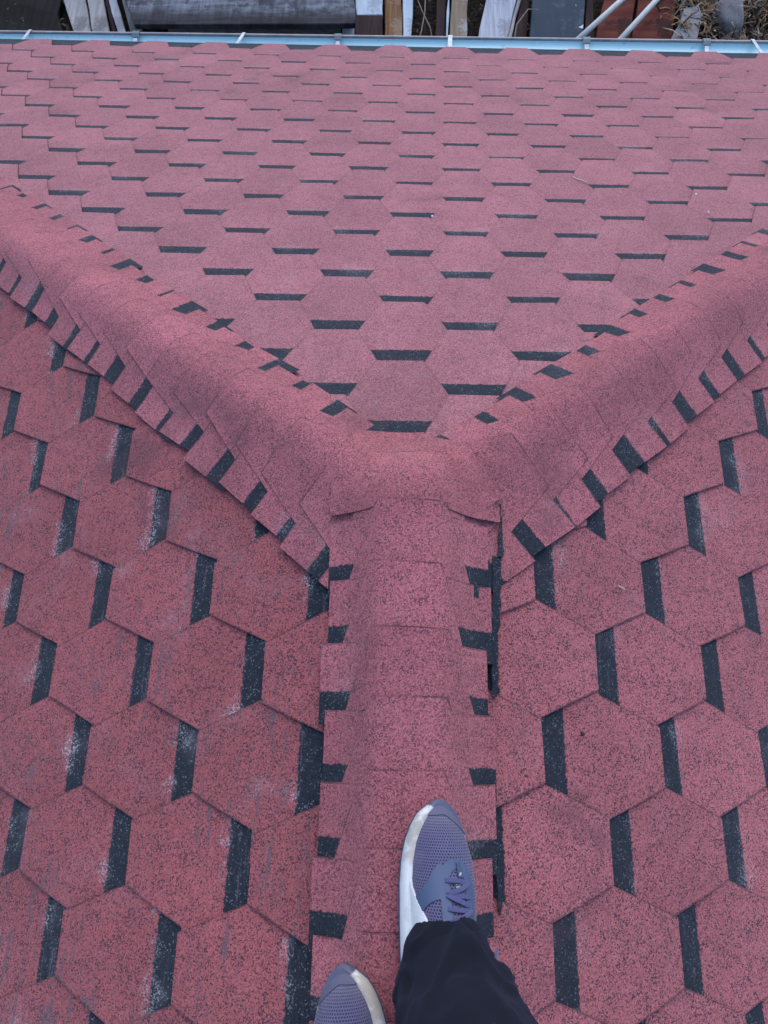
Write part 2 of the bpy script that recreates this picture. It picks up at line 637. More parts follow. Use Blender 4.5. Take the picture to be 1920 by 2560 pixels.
def hip_fn(side, t_end, c0, c1, yaw=0.0):
    d = Vector((HDIR.x * side, HDIR.y))
    nrm = Vector((d.y, -d.x))                      # to the right of the downhill direction
    sl = 0.94
    def fn(b, a):
        t = t_end - b + a * yaw
        c = c0 - (b - 0.1) * yaw
        p = d * t + nrm * (a * sl + c)
        return p.x, p.y
    return fn

capn = 0
def add_cap(me, mat=None):
    o = mesh_obj('ridge_cap', me, [mat or M_CAP, M_BIT], house)
    o.location = (0, 0, 4.0)
    return o

rj = random.Random(77)
def jk(a, b, c, d):
    f, h = 1 + rj.gauss(0, 0.05), 1 + rj.gauss(0, 0.05)
    return (a * f, min(0.85, b * f), c * h, min(0.85, d * h))
for j in range(38):
    # notch tops seen at t = 0.11 + 0.1 j on the left hip, 0.12 + 0.104 j on the right one
    tl = 0.020 + 0.0985 * j + CE + rj.gauss(0, 0.005)
    cl0 = min(0.03, -0.05 + 0.062 * max(0, tl - 0.22)) + rj.gauss(0, 0.003)
    add_cap(cap_mesh('ridge_cap', hip_fn(-1, tl, cl0, 0, rj.gauss(0, 0.03)), 300 + j, nk=jk(0.37, 0.60, 0.52, 0.78), uvshift=0.003 + rj.gauss(0, 0.0035), step=0.0018))
    tr = 0.018 + 0.1035 * j + CE + rj.gauss(0, 0.005)
    cr0 = max(0.02, 0.078 - 0.048 * max(0, tr - 0.25)) + rj.gauss(0, 0.003)
    add_cap(cap_mesh('ridge_cap', hip_fn(1, tr, cr0, 0, rj.gauss(0, 0.03)), 500 + j, nk=jk(0.50, 0.76, 0.33, 0.55), uvshift=0.005 + rj.gauss(0, 0.0035), step=0.0018))

def ridge_fn(y_end, c):
    def fn(b, a): return c + a * 0.925, y_end - b
    return fn
for j in range(44):
    y_end = -0.034 - 0.1035 * j + CE
    add_cap(cap_mesh('ridge_cap', ridge_fn(y_end, 0.012 + 0.006 * math.sin(j * 2.3)), 700 + j, nk=(0.46 + rj.gauss(0, 0.012), 0.74 + rj.gauss(0, 0.02), 0.45 + rj.gauss(0, 0.012), 0.72 + rj.gauss(0, 0.02)), uvshift=rj.gauss(0.0, 0.003), lift=0.0015 + 0.0038 * math.exp(-0.4 * max(0, j - 1))))

def apex_patch():
    """wide piece folded over the meeting point of the hips, under the first ridge cap, with a torn corner"""
    V, U, F = [], [], []
    nx, ny = 34, 26
    for j in range(ny + 1):
        y = 0.150 - 0.174 * j / ny
        taper = 1 - 0.28 * sstep(0.03, 0.10, y) - 0.50 * sstep(0.10, 0.152, y)
        xl, xr = -0.122 * (1 - 0.26 * sstep(0.05, 0.15, y)), 0.170 * taper
        if -0.01 < y < 0.022: xr -= 0.012 * math.sin((y + 0.01) / 0.032 * math.pi) ** 2
        xr += 0.0025 * noise.noise(Vector((y * 160, 1, 2))); xl += 0.002 * noise.noise(Vector((y * 120, 5, 2)))
        for i in range(nx + 1):
            x = xl + (xr - xl) * i / nx
            lay = 0.0085 + 0.0016 * noise.noise(Vector((x * 14, y * 14, 3.1)))
            lay += 0.0052 * sstep(0.06, 0.0, y)
            lay += 0.0015 * sstep(0.055, 0.10, abs(x - 0.012)) * sstep(0.03, -0.024, y)
            if i >= nx - 4: lay += 0.004 * ((i - nx + 4) / 4) ** 2 * sstep(0.055, 0.0, abs(y))
            lay += 0.003 * max(0, noise.noise(Vector((x * 30, y * 30, 9)))) * sstep(0.06, 0.12, abs(x - 0.01))
            V.append((x, y, roof_z(x, y) + lay))
            U.append((x, 0.05))
    n = nx + 1
    for j in range(ny):
        for i in range(nx):
            F.append((j * n + i, (j + 1) * n + i, (j + 1) * n + i + 1, j * n + i + 1))
    top = len(F)
    border = [(i, i + 1) for i in range(nx)] + [(j * n + nx, (j + 1) * n + nx) for j in range(ny)] + [((j + 1) * n, j * n) for j in range(ny)]
    for a, b in border:
        k = len(V)
        for q in (b, a): V.append(V[q]); U.append(U[q])
        for q in (a, b): V.append((V[q][0], V[q][1], V[q][2] - 0.0042)); U.append((U[q][0], 0.4))
        F.append((k, k + 1, k + 2, k + 3))
    me = bpy.data.meshes.new('ridge_cap')
    me.from_pydata(V, [], F)
    ul = me.uv_layers.new(name='UVMap')
    for lp in me.loops: ul.data[lp.index].uv = U[lp.vertex_index]
    for p in me.polygons:
        p.use_smooth = p.index < top
        p.material_index = 0 if p.index < top else 1
    me.update()
    if me.polygons[0].normal.z < 0: me.flip_normals()
    o = add_cap(me, M_PATCH)
    o['label'] = 'wide cap folded over the meeting point of the hips'
apex_patch()

# bitumen seam left open beside the ridge caps on the right, and the sealant line below it
def ribbon(name, pts, mat, parent, lift=0.010, th=0.006):
    """pts: (y, x0, x1) on the right slope"""
    V, F = [], []
    for (y, x0, x1) in pts:
        for x in (x0, x1):
            V.append((x, y, roof_z(x, y) + lift))
    n = len(pts)
    for i in range(n - 1):
        F.append((2 * i, 2 * i + 1, 2 * i + 3, 2 * i + 2))
    m0 = len(V)
    V += [(v[0], v[1], v[2] - th) for v in V]
    for i in range(n - 1):
        F.append((2 * i + 1, m0 + 2 * i + 1, m0 + 2 * i + 3, 2 * i + 3))
        F.append((2 * i, 2 * i + 2, m0 + 2 * i + 2, m0 + 2 * i))
    F.append((0, m0, m0 + 1, 1)); F.append((2 * n - 2, 2 * n - 1, m0 + 2 * n - 1, m0 + 2 * n - 2))
    me = pydata(name, V, F)
    ul = me.uv_layers.new(name='UVMap')
    for d in ul.data: d.uv = (0.05, 0.4)
    o = mesh_obj(name, me, mat, parent)
    o.location = (0, 0, 4.0)
    return o
rs = random.Random(5)
def wob(a, b, n, f0, f1):
    out = []
    for i in range(n + 1):
        t = i / n
        out.append((a + (b - a) * t, f0(t) + rs.gauss(0, 0.0012), f1(t) + rs.gauss(0, 0.0012)))
    return out
ribbon('bitumen_seam', wob(0.012, -0.082, 10, lambda t: 0.172 - 0.006 * t, lambda t: 0.176 - 0.001 * t), M_RIGHT, house, 0.009)
ribbon('bitumen_seam', wob(-0.082, -0.315, 14, lambda t: 0.156 - 0.008 * t, lambda t: 0.173 - 0.017 * t), M_RIGHT, house, 0.0050)
ribbon('bitumen_seam', wob(-0.490, -0.628, 10, lambda t: 0.149 - 0.001 * t, lambda t: 0.1525 + 0.0015 * t), M_RIGHT, house, 0.0040)

# ------------------------------------------------------------------ house walls, fascia and eaves
def box_mesh(name, x0, x1, y0, y1, z0, z1):
    v = [(x, y, z) for x in (x0, x1) for y in (y0, y1) for z in (z0, z1)]
    f = [(0, 1, 3, 2), (4, 6, 7, 5), (0, 4, 5, 1), (2, 3, 7, 6), (0, 2, 6, 4), (1, 5, 7, 3)]
    return pydata(name, v, f)

def part_box(name, mat, parent, x0, x1, y0, y1, z0, z1):
    o = mesh_obj(name, box_mesh(name, x0, x1, y0, y1, z0, z1), mat, parent)
    if parent is house: o.location = (0, 0, 4.0)
    return o
cl_, cr_ = corner(-1), corner(1)
part_box('wall', M_WALL, house, cl_.x + 0.5, cr_.x - 0.5, Y_BACK + 0.4, min(cl_.y, cr_.y) - 0.5, -4.0, -1.95)

def starter():
    """black starter course showing between the tabs along the eave"""
    V, F = [], []
    N = 60
    r = random.Random(8)
    for i in range(N + 1):
        u = -3.3 + 6.6 * i / N
        e = hip_course_end(23, u)
        for (ds, h) in ((-0.16, 0.001), (-0.02, 0.0035), (0.010 + r.gauss(0, 0.0012), 0.0055), (0.010, 0.001)):
            V.append(FACE['hip'] @ Vector((u, e + ds, h)))
    for i in range(N):
        for k in range(3):
            F.append((i * 4 + k, i * 4 + k + 1, i * 4 + 5 + k, i * 4 + 4 + k))
    me = pydata('starter_strip', V, F)
    ul = me.uv_layers.new(name='UVMap')
    for d in ul.data: d.uv = (0.05, 0.4)
    if me.polygons[0].normal.z < 0: me.flip_normals()
    o = mesh_obj('starter_strip', me, M_HIP, house)
    o.location = (0, 0, 4.0)
starter()

def fascia():
    a, b = eave(-3.4), eave(3.4)
    V = []
    for p in (a, b):
        for dy, dz in ((-0.030, -0.012), (-0.005, -0.014), (-0.005, -0.19), (-0.030, -0.19)):
            V.append((p.x, p.y + dy, p.z + dz))
    F = [(0, 1, 5, 4), (1, 2, 6, 5), (2, 3, 7, 6), (3, 0, 4, 7), (0, 3, 2, 1), (4, 5, 6, 7)]
    o = mesh_obj('fascia_board', pydata('fascia_board', V, F), M_SOFFIT, house)
    o.location = (0, 0, 4.0)
fascia()

# ------------------------------------------------------------------ gutter
LIP0 = Vector((-2.10, 3.098, -1.575))       # front lip at the left and right edge of the view
LIP1 = Vector((1.79, 2.926, -1.475))
GD = (LIP1 - LIP0).normalized()
GB = Vector((GD.y, -GD.x, 0)).normalized()  # horizontally back to the house
if GB.y > 0: GB = -GB
GR = 0.068
def lip(x):
    return LIP0 + GD * ((x - LIP0.x) / GD.x)
gut = empty('rain_gutter', tuple(lip(0)))
tag(gut, 'metal rain gutter tinted with reflected sky blue, with strap brackets along the eave', 'gutter')
GI = Matrix.Translation(-lip(0))
def gutter_shell():
    xs = [-3.35 + 6.7 * i / 40 for i in range(41)]
    prof = []
    n = 16
    for i in range(n + 1):
        a = math.pi * i / n
        prof.append((GR * (1 - math.cos(a)), -0.45 * GR * math.sin(a)))
    inner = prof
    V, F = [], []
    for x in xs:
        p = lip(x)
        sag = 0.0015 * math.sin(x * 3.1)
        for (bk, dz) in inner:
            q = p + GB * bk + Vector((0, 0, dz + sag)); V.append(q)
        for (bk, dz) in inner:
            c = GR
            q = p + GB * (c + (bk - c) * 1.03) + Vector((0, 0, dz * 1.03 + sag)); V.append(q)
    m = 2 * (n + 1)
    for k in range(len(xs) - 1):
        for i in range(n):
            F.append((k * m + i, (k + 1) * m + i, (k + 1) * m + i + 1, k * m + i + 1))
            j = n + 1 + i
            F.append((k * m + j, k * m + j + 1, (k + 1) * m + j + 1, (k + 1) * m + j))
    V = [GI @ v for v in V]
    mesh_obj('trough', pydata('trough', V, F, True), M_GUT, gut)
gutter_shell()

def tube(name, pts, r, mat, parent, seg=8, cap=True, smooth=True):
    V, F = [], []
    n = len(pts)
    pts = [Vector(p) for p in pts]
    rr = r if isinstance(r, (list, tuple)) else [r] * n
    prev = None
    for i, p in enumerate(pts):
        t = (pts[min(i + 1, n - 1)] - pts[max(i - 1, 0)]).normalized()
        up = prev if prev is not None else (Vector((0, 0, 1)) if abs(t.z) < 0.9 else Vector((1, 0, 0)))
        a = (up - t * up.dot(t)).normalized(); b = t.cross(a); prev = a
        for k in range(seg):
            an = 2 * math.pi * k / seg
            V.append(p + (a * math.cos(an) + b * math.sin(an)) * rr[i])
    for i in range(n - 1):
        for k in range(seg):
            k2 = (k + 1) % seg
            F.append((i * seg + k, i * seg + k2, (i + 1) * seg + k2, (i + 1) * seg + k))
    if cap:
        F.append(tuple(range(seg))[::-1]); F.append(tuple((n - 1) * seg + k for k in range(seg)))
    return mesh_obj(name, pydata(name, V, F, smooth), mat, parent)

# rolled front bead, painted dark on its outside
tube('front_bead', [GI @ (lip(x) - GB * 0.004 + Vector((0, 0, -0.001))) for x in [-3.35 + 6.7 * i / 20 for i in range(21)]], 0.0075, M_LIP, gut)

def strip(name, pts, width, wdir, th, mat, parent):
    """flat metal strap through pts"""
    V, F = [], []
    wd = Vector(wdir).normalized() * width / 2
    n = len(pts)
    for i, p in enumerate(pts):
        p = Vector(p)
        t = (Vector(pts[min(i + 1, n - 1)]) - Vector(pts[max(i - 1, 0)])).normalized()
        nn = wd.cross(t).normalized() * th / 2
        V += [p - wd + nn, p + wd + nn, p + wd - nn, p - wd - nn]
    for i in range(n - 1):
        for k in range(4):
            k2 = (k + 1) % 4
            F.append((i * 4 + k, i * 4 + k2, (i + 1) * 4 + k2, (i + 1) * 4 + k))
    F.append((3, 2, 1, 0)); F.append((4 * n - 4, 4 * n - 3, 4 * n - 2, 4 * n - 1))
    return mesh_obj(name, pydata(name, V, F), mat, parent)

def bracket(x, kind):
    b = bpy.data.objects.new('bracket', None); link(b, gut)
    o = GI @ lip(x)
    b.location = o
    def P(bk, dz, dx=0): return GB * bk + Vector((dx, 0, dz)) + GD * 0
    if kind == 'hook':
        strip('strap', [P(0.018, 0.006), P(0.05, 0.0), P(0.09, -0.002), P(0.13, 0.012)], 0.020, GD, 0.002, M_STRAP, b)
        strip('hook', [P(-0.016, -0.020), P(-0.014, 0.006), P(-0.003, 0.013), P(0.010, 0.013), P(0.030, 0.007)], 0.036, GD, 0.0025, M_HOOK, b)
    elif kind == 'strap':
        strip('strap', [P(-0.013, -0.012), P(-0.011, 0.008), P(0.0, 0.012), P(0.05, 0.008), P(0.10, 0.006), P(0.135, 0.016)], 0.022, GD, 0.002, M_STRAP, b)
    else:
        dx = 0.055 if x > 0 else -0.05
        strip('strap', [P(-0.012, -0.010, 0), P(-0.009, 0.009, 0), P(0.0, 0.012, 0), P(0.06, 0.008, dx * 0.5), P(0.13, 0.012, dx)], 0.016, GD, 0.002, M_STRAP, b)
for x, k in ((-1.372, 'hook'), (-0.815, 'slant'), (-0.334, 'hook'), (0.228, 'strap'), (0.90, 'hook'), (1.48, 'hook'), (1.70, 'slant'), (-1.93, 'slant'), (2.3, 'hook'), (-2.5, 'hook')):
    bracket(x, k)

# ------------------------------------------------------------------ ground and what lies on it
def ground_mat():
    m = NT('dark_soil')
    P = m.pos()
    n1 = m.noise(P, 1.6, 5, 0.6); n2 = m.noise(P, 22, 5, 0.7)
    c = m.mix(m.step(n2, 0.35, 0.68), (0.006, 0.005, 0.005), (0.030, 0.024, 0.020))
    c = m.mix(m.math('MULTIPLY', m.step(n1, 0.45, 0.65), 0.5), c, (0.016, 0.018, 0.010))
    m.base(c); m.rough(0.95); m.bump(n2, 0.9, 0.02); m.p.inputs['Specular IOR Level'].default_value = 0.05
    return m.m
GZ = -4.0
gv = []
gf = []
NG = 60
def gcoord(i): 
    t = i / NG * 2 - 1
    return math.copysign(abs(t) ** 3, t) * 220 + t * 12
for j in range(NG + 1):
    for i in range(NG + 1):
        x, y = gcoord(i), gcoord(j) + 6
        d = math.hypot(x, y - 6)
        z = GZ + (0.03 * noise.noise(Vector((x * 0.9, y * 0.9, 1))) - 0.03 if d < 30 else 0.8 * noise.noise(Vector((x * 0.02, y * 0.02, 7))) * min(1, (d - 30) / 60))
        gv.append((x, y, z))
for j in range(NG):
    for i in range(NG):
        a = j * (NG + 1) + i
        gf.append((a, a + 1, a + NG + 2, a + NG + 1))
g = mesh_obj('ground', pydata('ground', gv, gf, True), ground_mat())
g['kind'] = 'structure'

def wood(name, c1, c2, stain=(0.03, 0.028, 0.028), amount=0.3, axis='y', rough=0.8, thr=0.52):
    m = NT(name)
    P = m.n('TexCoord').outputs['Object']
    sc = {'y': (26, 1.6, 26), 'x': (1.6, 26, 26)}[axis]
    g1 = m.noise(m.scale(P, sc), 1.0, 5, 0.65)
    bl = m.noise(P, 3.2, 4, 0.62)
    fine = m.noise(P, 40, 3, 0.6)
    c = m.mix(m.step(g1, 0.3, 0.7), c1, c2)
    c = m.mix(m.math('MULTIPLY', m.step(m.math('ADD', bl, m.math('MULTIPLY', m.math('SUBTRACT', fine, 0.5), 0.25)), thr, thr + 0.12), amount), c, stain)
    m.base(c); m.rough(rough); m.bump(g1, 0.5, 0.004); m.p.inputs['Specular IOR Level'].default_value = 0.10
    return m.m

def prism(name, quad, z0, z1, mat, label, cat, tilt=0.0, segs=6, seed=0, group=None, lumpy=0.004):
    """a board lying on the ground: plan quad (far-left, far-right, near-right, near-left) between heights z0 and z1"""
    a, b, c, d = [Vector((q[0], q[1], 0)) for q in quad]
    o0 = (a + b + c + d) / 4
    r = random.Random(seed)
    V, F = [], []
    for i in range(segs + 1):
        t = i / segs
        l = a.lerp(d, t) - o0; rr_ = b.lerp(c, t) - o0
        e = [r.gauss(0, lumpy) for _ in range(4)]
        dz = tilt * (0.5 - t)
        V += [(l.x + e[0], l.y, z1 - z0 + dz + e[2] * .3), (rr_.x + e[1], rr_.y, z1 - z0 + dz + e[3] * .3), (rr_.x + e[1], rr_.y, dz), (l.x + e[0], l.y, dz)]
    for i in range(segs):
        for k in range(4):
            k2 = (k + 1) % 4
            F.append((i * 4 + k, (i + 1) * 4 + k, (i + 1) * 4 + k2, i * 4 + k2))
    F.append((0, 1, 2, 3)); n = 4 * segs
    F.append((n + 3, n + 2, n + 1, n))
    me = pydata(name, V, F)
    bm = bmesh.new(); bm.from_mesh(me); bmesh.ops.recalc_face_normals(bm, faces=bm.faces)
    bmesh.ops.bevel(bm, geom=[e for e in bm.edges if e.calc_face_angle(0) > 0.9], offset=min(0.006, (z1 - z0) * 0.25), segments=1, affect='EDGES')
    bm.to_mesh(me); bm.free()
    o = mesh_obj(name, me, mat)
    o.location = (o0.x, o0.y, z0)
    tag(o, label, cat, group)
    return o

W_GREY = wood('plank_grey', (0.20, 0.20, 0.205), (0.32, 0.32, 0.325), (0.07, 0.06, 0.06), 0.5)
W_PALE = wood('plank_pale', (0.24, 0.26, 0.31), (0.38, 0.40, 0.46), (0.13, 0.125, 0.14), 0.5)
W_WHITE = wood('board_white', (0.30, 0.37, 0.45), (0.42, 0.49, 0.57), (0.16, 0.14, 0.13), 0.4)
W_TAN = wood('plank_tan', (0.15, 0.115, 0.085), (0.21, 0.165, 0.125), (0.33, 0.35, 0.38), 0.6, thr=0.55)
W_RUST = wood('plank_rusty', (0.10, 0.045, 0.020), (0.20, 0.11, 0.06), (0.26, 0.21, 0.16), 0.5, thr=0.5)
W_BROWN = wood('plank_dark_brown', (0.018, 0.010, 0.011), (0.036, 0.021, 0.021), (0.008, 0.006, 0.007), 0.5)
W_RED = wood('board_red', (0.085, 0.019, 0.014), (0.14, 0.038, 0.028), (0.02, 0.012, 0.012), 0.75, 'x', thr=0.48)
W_BLACK = wood('sheet_black', (0.004, 0.004, 0.005), (0.011, 0.010, 0.010), (0.04, 0.036, 0.03), 0.4, thr=0.62)
W_CONC = simple('kerb_concrete', (0.17, 0.17, 0.18), 0.9, 0, 0.3, 14, 0.003)

def panel_mat():
    m = NT('weathered_panel')
    P = m.n('TexCoord').outputs['Object']
    sy = m.n('SeparateXYZ'); m.l(P, sy.inputs[0])
    g1 = m.noise(m.scale(P, (2.2, 18, 18)), 1.0, 5, 0.7)
    v1 = m.noise(m.scale(P, (22, 2.0, 10)), 1.0, 4, 0.7)
    bl = m.noise(P, 4.5, 5, 0.65)
    c = m.mix(m.step(m.math('ADD', m.math('MULTIPLY', g1, 0.5), m.math('MULTIPLY', v1, 0.5)), 0.36, 0.62), (0.040, 0.044, 0.056), (0.170, 0.190, 0.235))
    c = m.mix(m.math('MULTIPLY', m.step(bl, 0.48, 0.62), 0.75), c, (0.016, 0.014, 0.018))
    edge = m.step(m.math('ADD', sy.outputs[1], m.math('MULTIPLY', bl, 0.35)), -0.10, -0.32)
    c = m.mix(m.math('MULTIPLY', edge, 0.85), c, (0.012, 0.010, 0.013))
    m.base(c); m.rough(0.75); m.bump(g1, 0.5, 0.004); m.p.inputs['Specular IOR Level'].default_value = 0.12
    return m.m

def teal_mat():
    m = NT('teal_painted_board')
    P = m.n('TexCoord').outputs['Object']
    bl = m.noise(P, 7, 5, 0.65); g1 = m.noise(m.scale(P, (20, 2, 20)), 1, 4, 0.6)
    sp = m.noise(m.scale(P, (1, 1, 1), loc=(1.3, 0.2, 0)), 5.5, 3, 0.6)
    c = m.mix(g1, (0.004, 0.013, 0.026), (0.010, 0.036, 0.066))
    c = m.mix(m.math('MULTIPLY', m.step(bl, 0.55, 0.7), 0.6), c, (0.045, 0.075, 0.105))
    c = m.mix(m.step(sp, 0.63, 0.65), c, (0.50, 0.54, 0.58))
    m.base(c); m.rough(0.6); m.p.inputs['Specular IOR Level'].default_value = 0.12
    return m.m

prism('tarpaulin', [(-4.0, 7.1), (-3.42, 7.1), (-3.35, 5.7), (-4.2, 5.7)], -4.0, -3.95, W_BLACK, 'dark tarpaulin sheet at the left end of the scrap pile', 'tarpaulin', seed=1, lumpy=0.03)
prism('timber_plank', [(-3.50, 7.0), (-3.25, 7.01), (-2.90, 5.74), (-3.04, 5.75)], -3.96, -3.90, W_GREY, 'grey plank next to the dark tarpaulin', 'plank', seed=2)
prism('timber_plank', [(-3.235, 7.03), (-3.09, 7.02), (-2.71, 5.76), (-2.89, 5.75)], -3.96, -3.91, W_GREY, 'grey plank between the wide grey plank and the thin dark batten', 'plank', seed=3)
prism('timber_batten', [(-3.085, 7.05), (-3.065, 7.05), (-2.64, 5.79), (-2.705, 5.79)], -3.97, -3.92, W_BROWN, 'thin dark brown batten beside the narrow white plank', 'batten', seed=4)
prism('timber_plank', [(-3.055, 7.0), (-2.97, 7.0), (-2.54, 5.75), (-2.615, 5.75)], -3.96, -3.90, W_PALE, 'narrow whitish plank leaning towards the weathered panel', 'plank', seed=5)
prism('timber_plank', [(-2.93, 7.07), (-2.70, 7.09), (-2.47, 5.8), (-2.53, 5.81)], -4.0, -3.95, W_GREY, 'grey plank partly under the left end of the weathered panel', 'plank', seed=6)
prism('weathered_panel', [(-2.92, 7.07), (-0.49, 7.14), (-0.45, 6.03), (-2.52, 6.01)], -3.80, -3.75, panel_mat(), 'large weathered grey board with a dark lower edge', 'panel', seed=7, lumpy=0.006)
prism('concrete_kerb', [(-2.31, 6.51), (-0.62, 6.52), (-0.60, 5.81), (-2.22, 5.8)], -4.0, -3.92, W_CONC, 'pale concrete strip below the weathered board', 'kerb', seed=8)
prism('foam_block', [(-0.585, 6.28), (-0.475, 6.28), (-0.455, 5.77), (-0.565, 5.77)], -3.98, -3.88, W_WHITE, 'small white block between the concrete strip and the brown box', 'block', seed=9)
prism('white_board', [(-0.475, 6.91), (-0.22, 6.91), (-0.20, 6.22), (-0.455, 6.21)], -3.86, -3.80, W_WHITE, 'pale blue white board beside the weathered panel', 'board', seed=10)
prism('wooden_box', [(-0.445, 6.08), (-0.20, 6.08), (-0.18, 5.52), (-0.425, 5.51)], -4.0, -3.70, W_BROWN, 'dark brown wooden box in front of the pale board', 'box', seed=11)
prism('timber_plank', [(-0.195, 7.02), (-0.04, 7.02), (-0.005, 5.69), (-0.175, 5.69)], -3.96, -3.88, W_RUST, 'rusty brown plank beside the dark box', 'plank', seed=12)
prism('timber_plank', [(-0.02, 7.05), (0.105, 7.05), (0.06, 5.71), (0.0, 5.71)], -3.97, -3.90, W_WHITE, 'white plank beside the rusty brown plank', 'plank', seed=13)
prism('timber_batten', [(0.34, 7.09), (0.425, 7.09), (0.375, 5.75), (0.29, 5.75)], -4.0, -3.93, W_BROWN, 'dark reddish batten right of the gap with dry twigs', 'batten', seed=14)
prism('timber_batten', [(0.44, 7.05), (0.475, 7.05), (0.41, 5.72), (0.385, 5.72)], -3.97, -3.90, W_WHITE, 'thin white batten along the tan plank', 'batten', seed=15)
prism('timber_plank', [(0.485, 7.04), (0.64, 7.04), (0.58, 5.70), (0.42, 5.70)], -3.97, -3.89, W_TAN, 'tan plank with a pale wet stain', 'plank', seed=16)
prism('timber_plank', [(0.87, 7.02), (1.19, 7.02), (0.90, 5.69), (0.66, 5.69)], -3.96, -3.88, W_PALE, 'pale grey plank left of the dark teal board', 'plank', seed=17)
prism('timber_batten', [(1.21, 7.04), (1.245, 7.04), (0.94, 5.72), (0.91, 5.72)], -3.96, -3.90, W_GREY, 'thin grey batten along the pale grey plank', 'batten', seed=18)
prism('timber_plank', [(1.255, 7.1), (1.275, 7.11), (1.14, 5.76), (0.965, 5.77)], -4.0, -3.94, W_BROWN, 'dark brown wedge of wood beside the teal board', 'plank', seed=19)
prism('painted_board', [(1.285, 7.0), (1.81, 7.0), (1.63, 5.66), (1.15, 5.65)], -3.92, -3.86, teal_mat(), 'dark teal painted board with white paint splashes', 'board', seed=20)
prism('timber_batten', [(1.84, 7.08), (1.87, 7.09), (1.79, 5.72), (1.67, 5.72)], -3.98, -3.92, W_BROWN, 'dark brown batten along the right edge of the teal board', 'batten', seed=21)
prism('painted_board', [(2.07, 7.1), (2.36, 7.11), (2.09, 5.75), (1.75, 5.76)], -4.0, -3.94, W_RED, 'red brown board under the two pale poles', 'board', seed=22)
prism('painted_board', [(2.385, 7.09), (2.74, 7.1), (2.49, 5.74), (2.105, 5.74)], -3.99, -3.93, W_RED, 'red brown board right of the pale poles', 'board', seed=23)
M_POLE = simple('pole_paint', (0.36, 0.39, 0.39), 0.5, 0, 0.15, 8)
for (a, b, lab) in (((2.36, 6.74, -3.78), (1.40, 5.70, -3.84), 'pale pole lying nearer the teal board'), ((2.66, 6.76, -3.78), (1.78, 5.64, -3.84), 'pale pole lying nearer the dry straw')):
    m0 = (Vector(a) + Vector(b)) / 2
    o = tube('pole', [Vector(a) - m0, Vector((0, 0, 0.002)), Vector(b) - m0], 0.026, M_POLE, None, 10)
    o.location = m0
    tag(o, lab, 'pole')
prism('stone_slab', [(2.66, 6.38), (2.83, 6.41), (2.71, 5.78), (2.47, 5.79)], -3.97, -3.85, W_CONC, 'narrow grey slab standing among the dry straw', 'slab', seed=24, lumpy=0.012)

def sack(name, c, sx, sy, sz, seed, label):
    bm = bmesh.new()
    bmesh.ops.create_icosphere(bm, subdivisions=3, radius=1)
    for v in bm.verts:
        p = v.co.copy()
        k = 1 + 0.16 * noise.noise(p * 1.7 + Vector((seed, 0, 0))) + 0.07 * noise.noise(p * 5 + Vector((seed, 3, 0)))
        q = Vector((math.copysign(abs(p.x) ** 0.75, p.x) * sx, math.copysign(abs(p.y) ** 0.75, p.y) * sy, max(-0.5, p.z) * sz)) * k
        v.co = q
    me = bpy.data.meshes.new(name); bm.to_mesh(me); bm.free()
    for p in me.polygons: p.use_smooth = True
    o = mesh_obj(name, me, simple('sack_' + str(seed), (0.12, 0.12, 0.13), 0.9, 0, 0.5, 9, 0.006))
    o.location = c
    tag(o, label, 'sack')
sack('sack', (3.10, 6.42, -3.92), 0.14, 0.33, 0.16, 3, 'lumpy grey sack lying in the dry straw')
sack('sack', (3.62, 6.55, -3.93), 0.16, 0.30, 0.15, 8, 'dull grey sack at the right end of the straw')

# dry straw and leaf litter: too fine to count
def blades(name, n, region, zf, mats, seed, lmin, lmax, w, kind='stuff', flat=0.35):
    r = random.Random(seed)
    V, F, MI = [], [], []
    for i in range(n):
        x, y = region(r)
        z = zf(x, y, r)
        a = r.uniform(0, 2 * math.pi); el = r.gauss(0.2, flat)
        L = r.uniform(lmin, lmax)
        d = Vector((math.cos(a) * math.cos(el), math.sin(a) * math.cos(el), abs(math.sin(el))))
        sd_ = d.cross(Vector((r.gauss(0, .4), r.gauss(0, .4), 1))).normalized() * w * r.uniform(0.5, 1.4)
        k = len(V)
        p = Vector((x, y, z)); mid = p + d * L * 0.5 + Vector((0, 0, r.uniform(0, 0.25) * L)); e = p + d * L
        V += [p - sd_, p + sd_, mid + sd_ * 0.8, mid - sd_ * 0.8, e]
        F += [(k, k + 1, k + 2, k + 3), (k + 3, k + 2, k + 4)]
        mi = r.randrange(len(mats)); MI += [mi, mi]
    me = pydata(name, V, F)
    for m in mats: me.materials.append(m)
    me.polygons.foreach_set('material_index', MI)
    o = link(bpy.data.objects.new(name, me))
    o['kind'] = kind
    return o
ST = [simple('straw_ochre', (0.22, 0.12, 0.05), 0.8), simple('straw_pale', (0.26, 0.21, 0.15), 0.8), simple('straw_brown', (0.07, 0.042, 0.026), 0.85), simple('straw_dark', (0.022, 0.016, 0.013), 0.9)]
def heap(x, y):
    return 0.16 * max(0, noise.noise(Vector((x * 2.1, y * 2.1, 0.5))) + 0.35)
o = blades('dry_straw', 5200, lambda r: (r.triangular(2.45, 4.6, 3.5), r.uniform(5.5, 7.4)), lambda x, y, r: GZ + r.uniform(0, 0.04) + heap(x, y), ST, 21, 0.06, 0.26, 0.009)
o['label'] = 'dry straw and leaf litter'
o = blades('dead_leaves', 900, lambda r: (r.uniform(-4.3, 3.0), r.uniform(5.5, 7.3)), lambda x, y, r: GZ + r.uniform(0, 0.04), ST[2:], 22, 0.03, 0.09, 0.016)

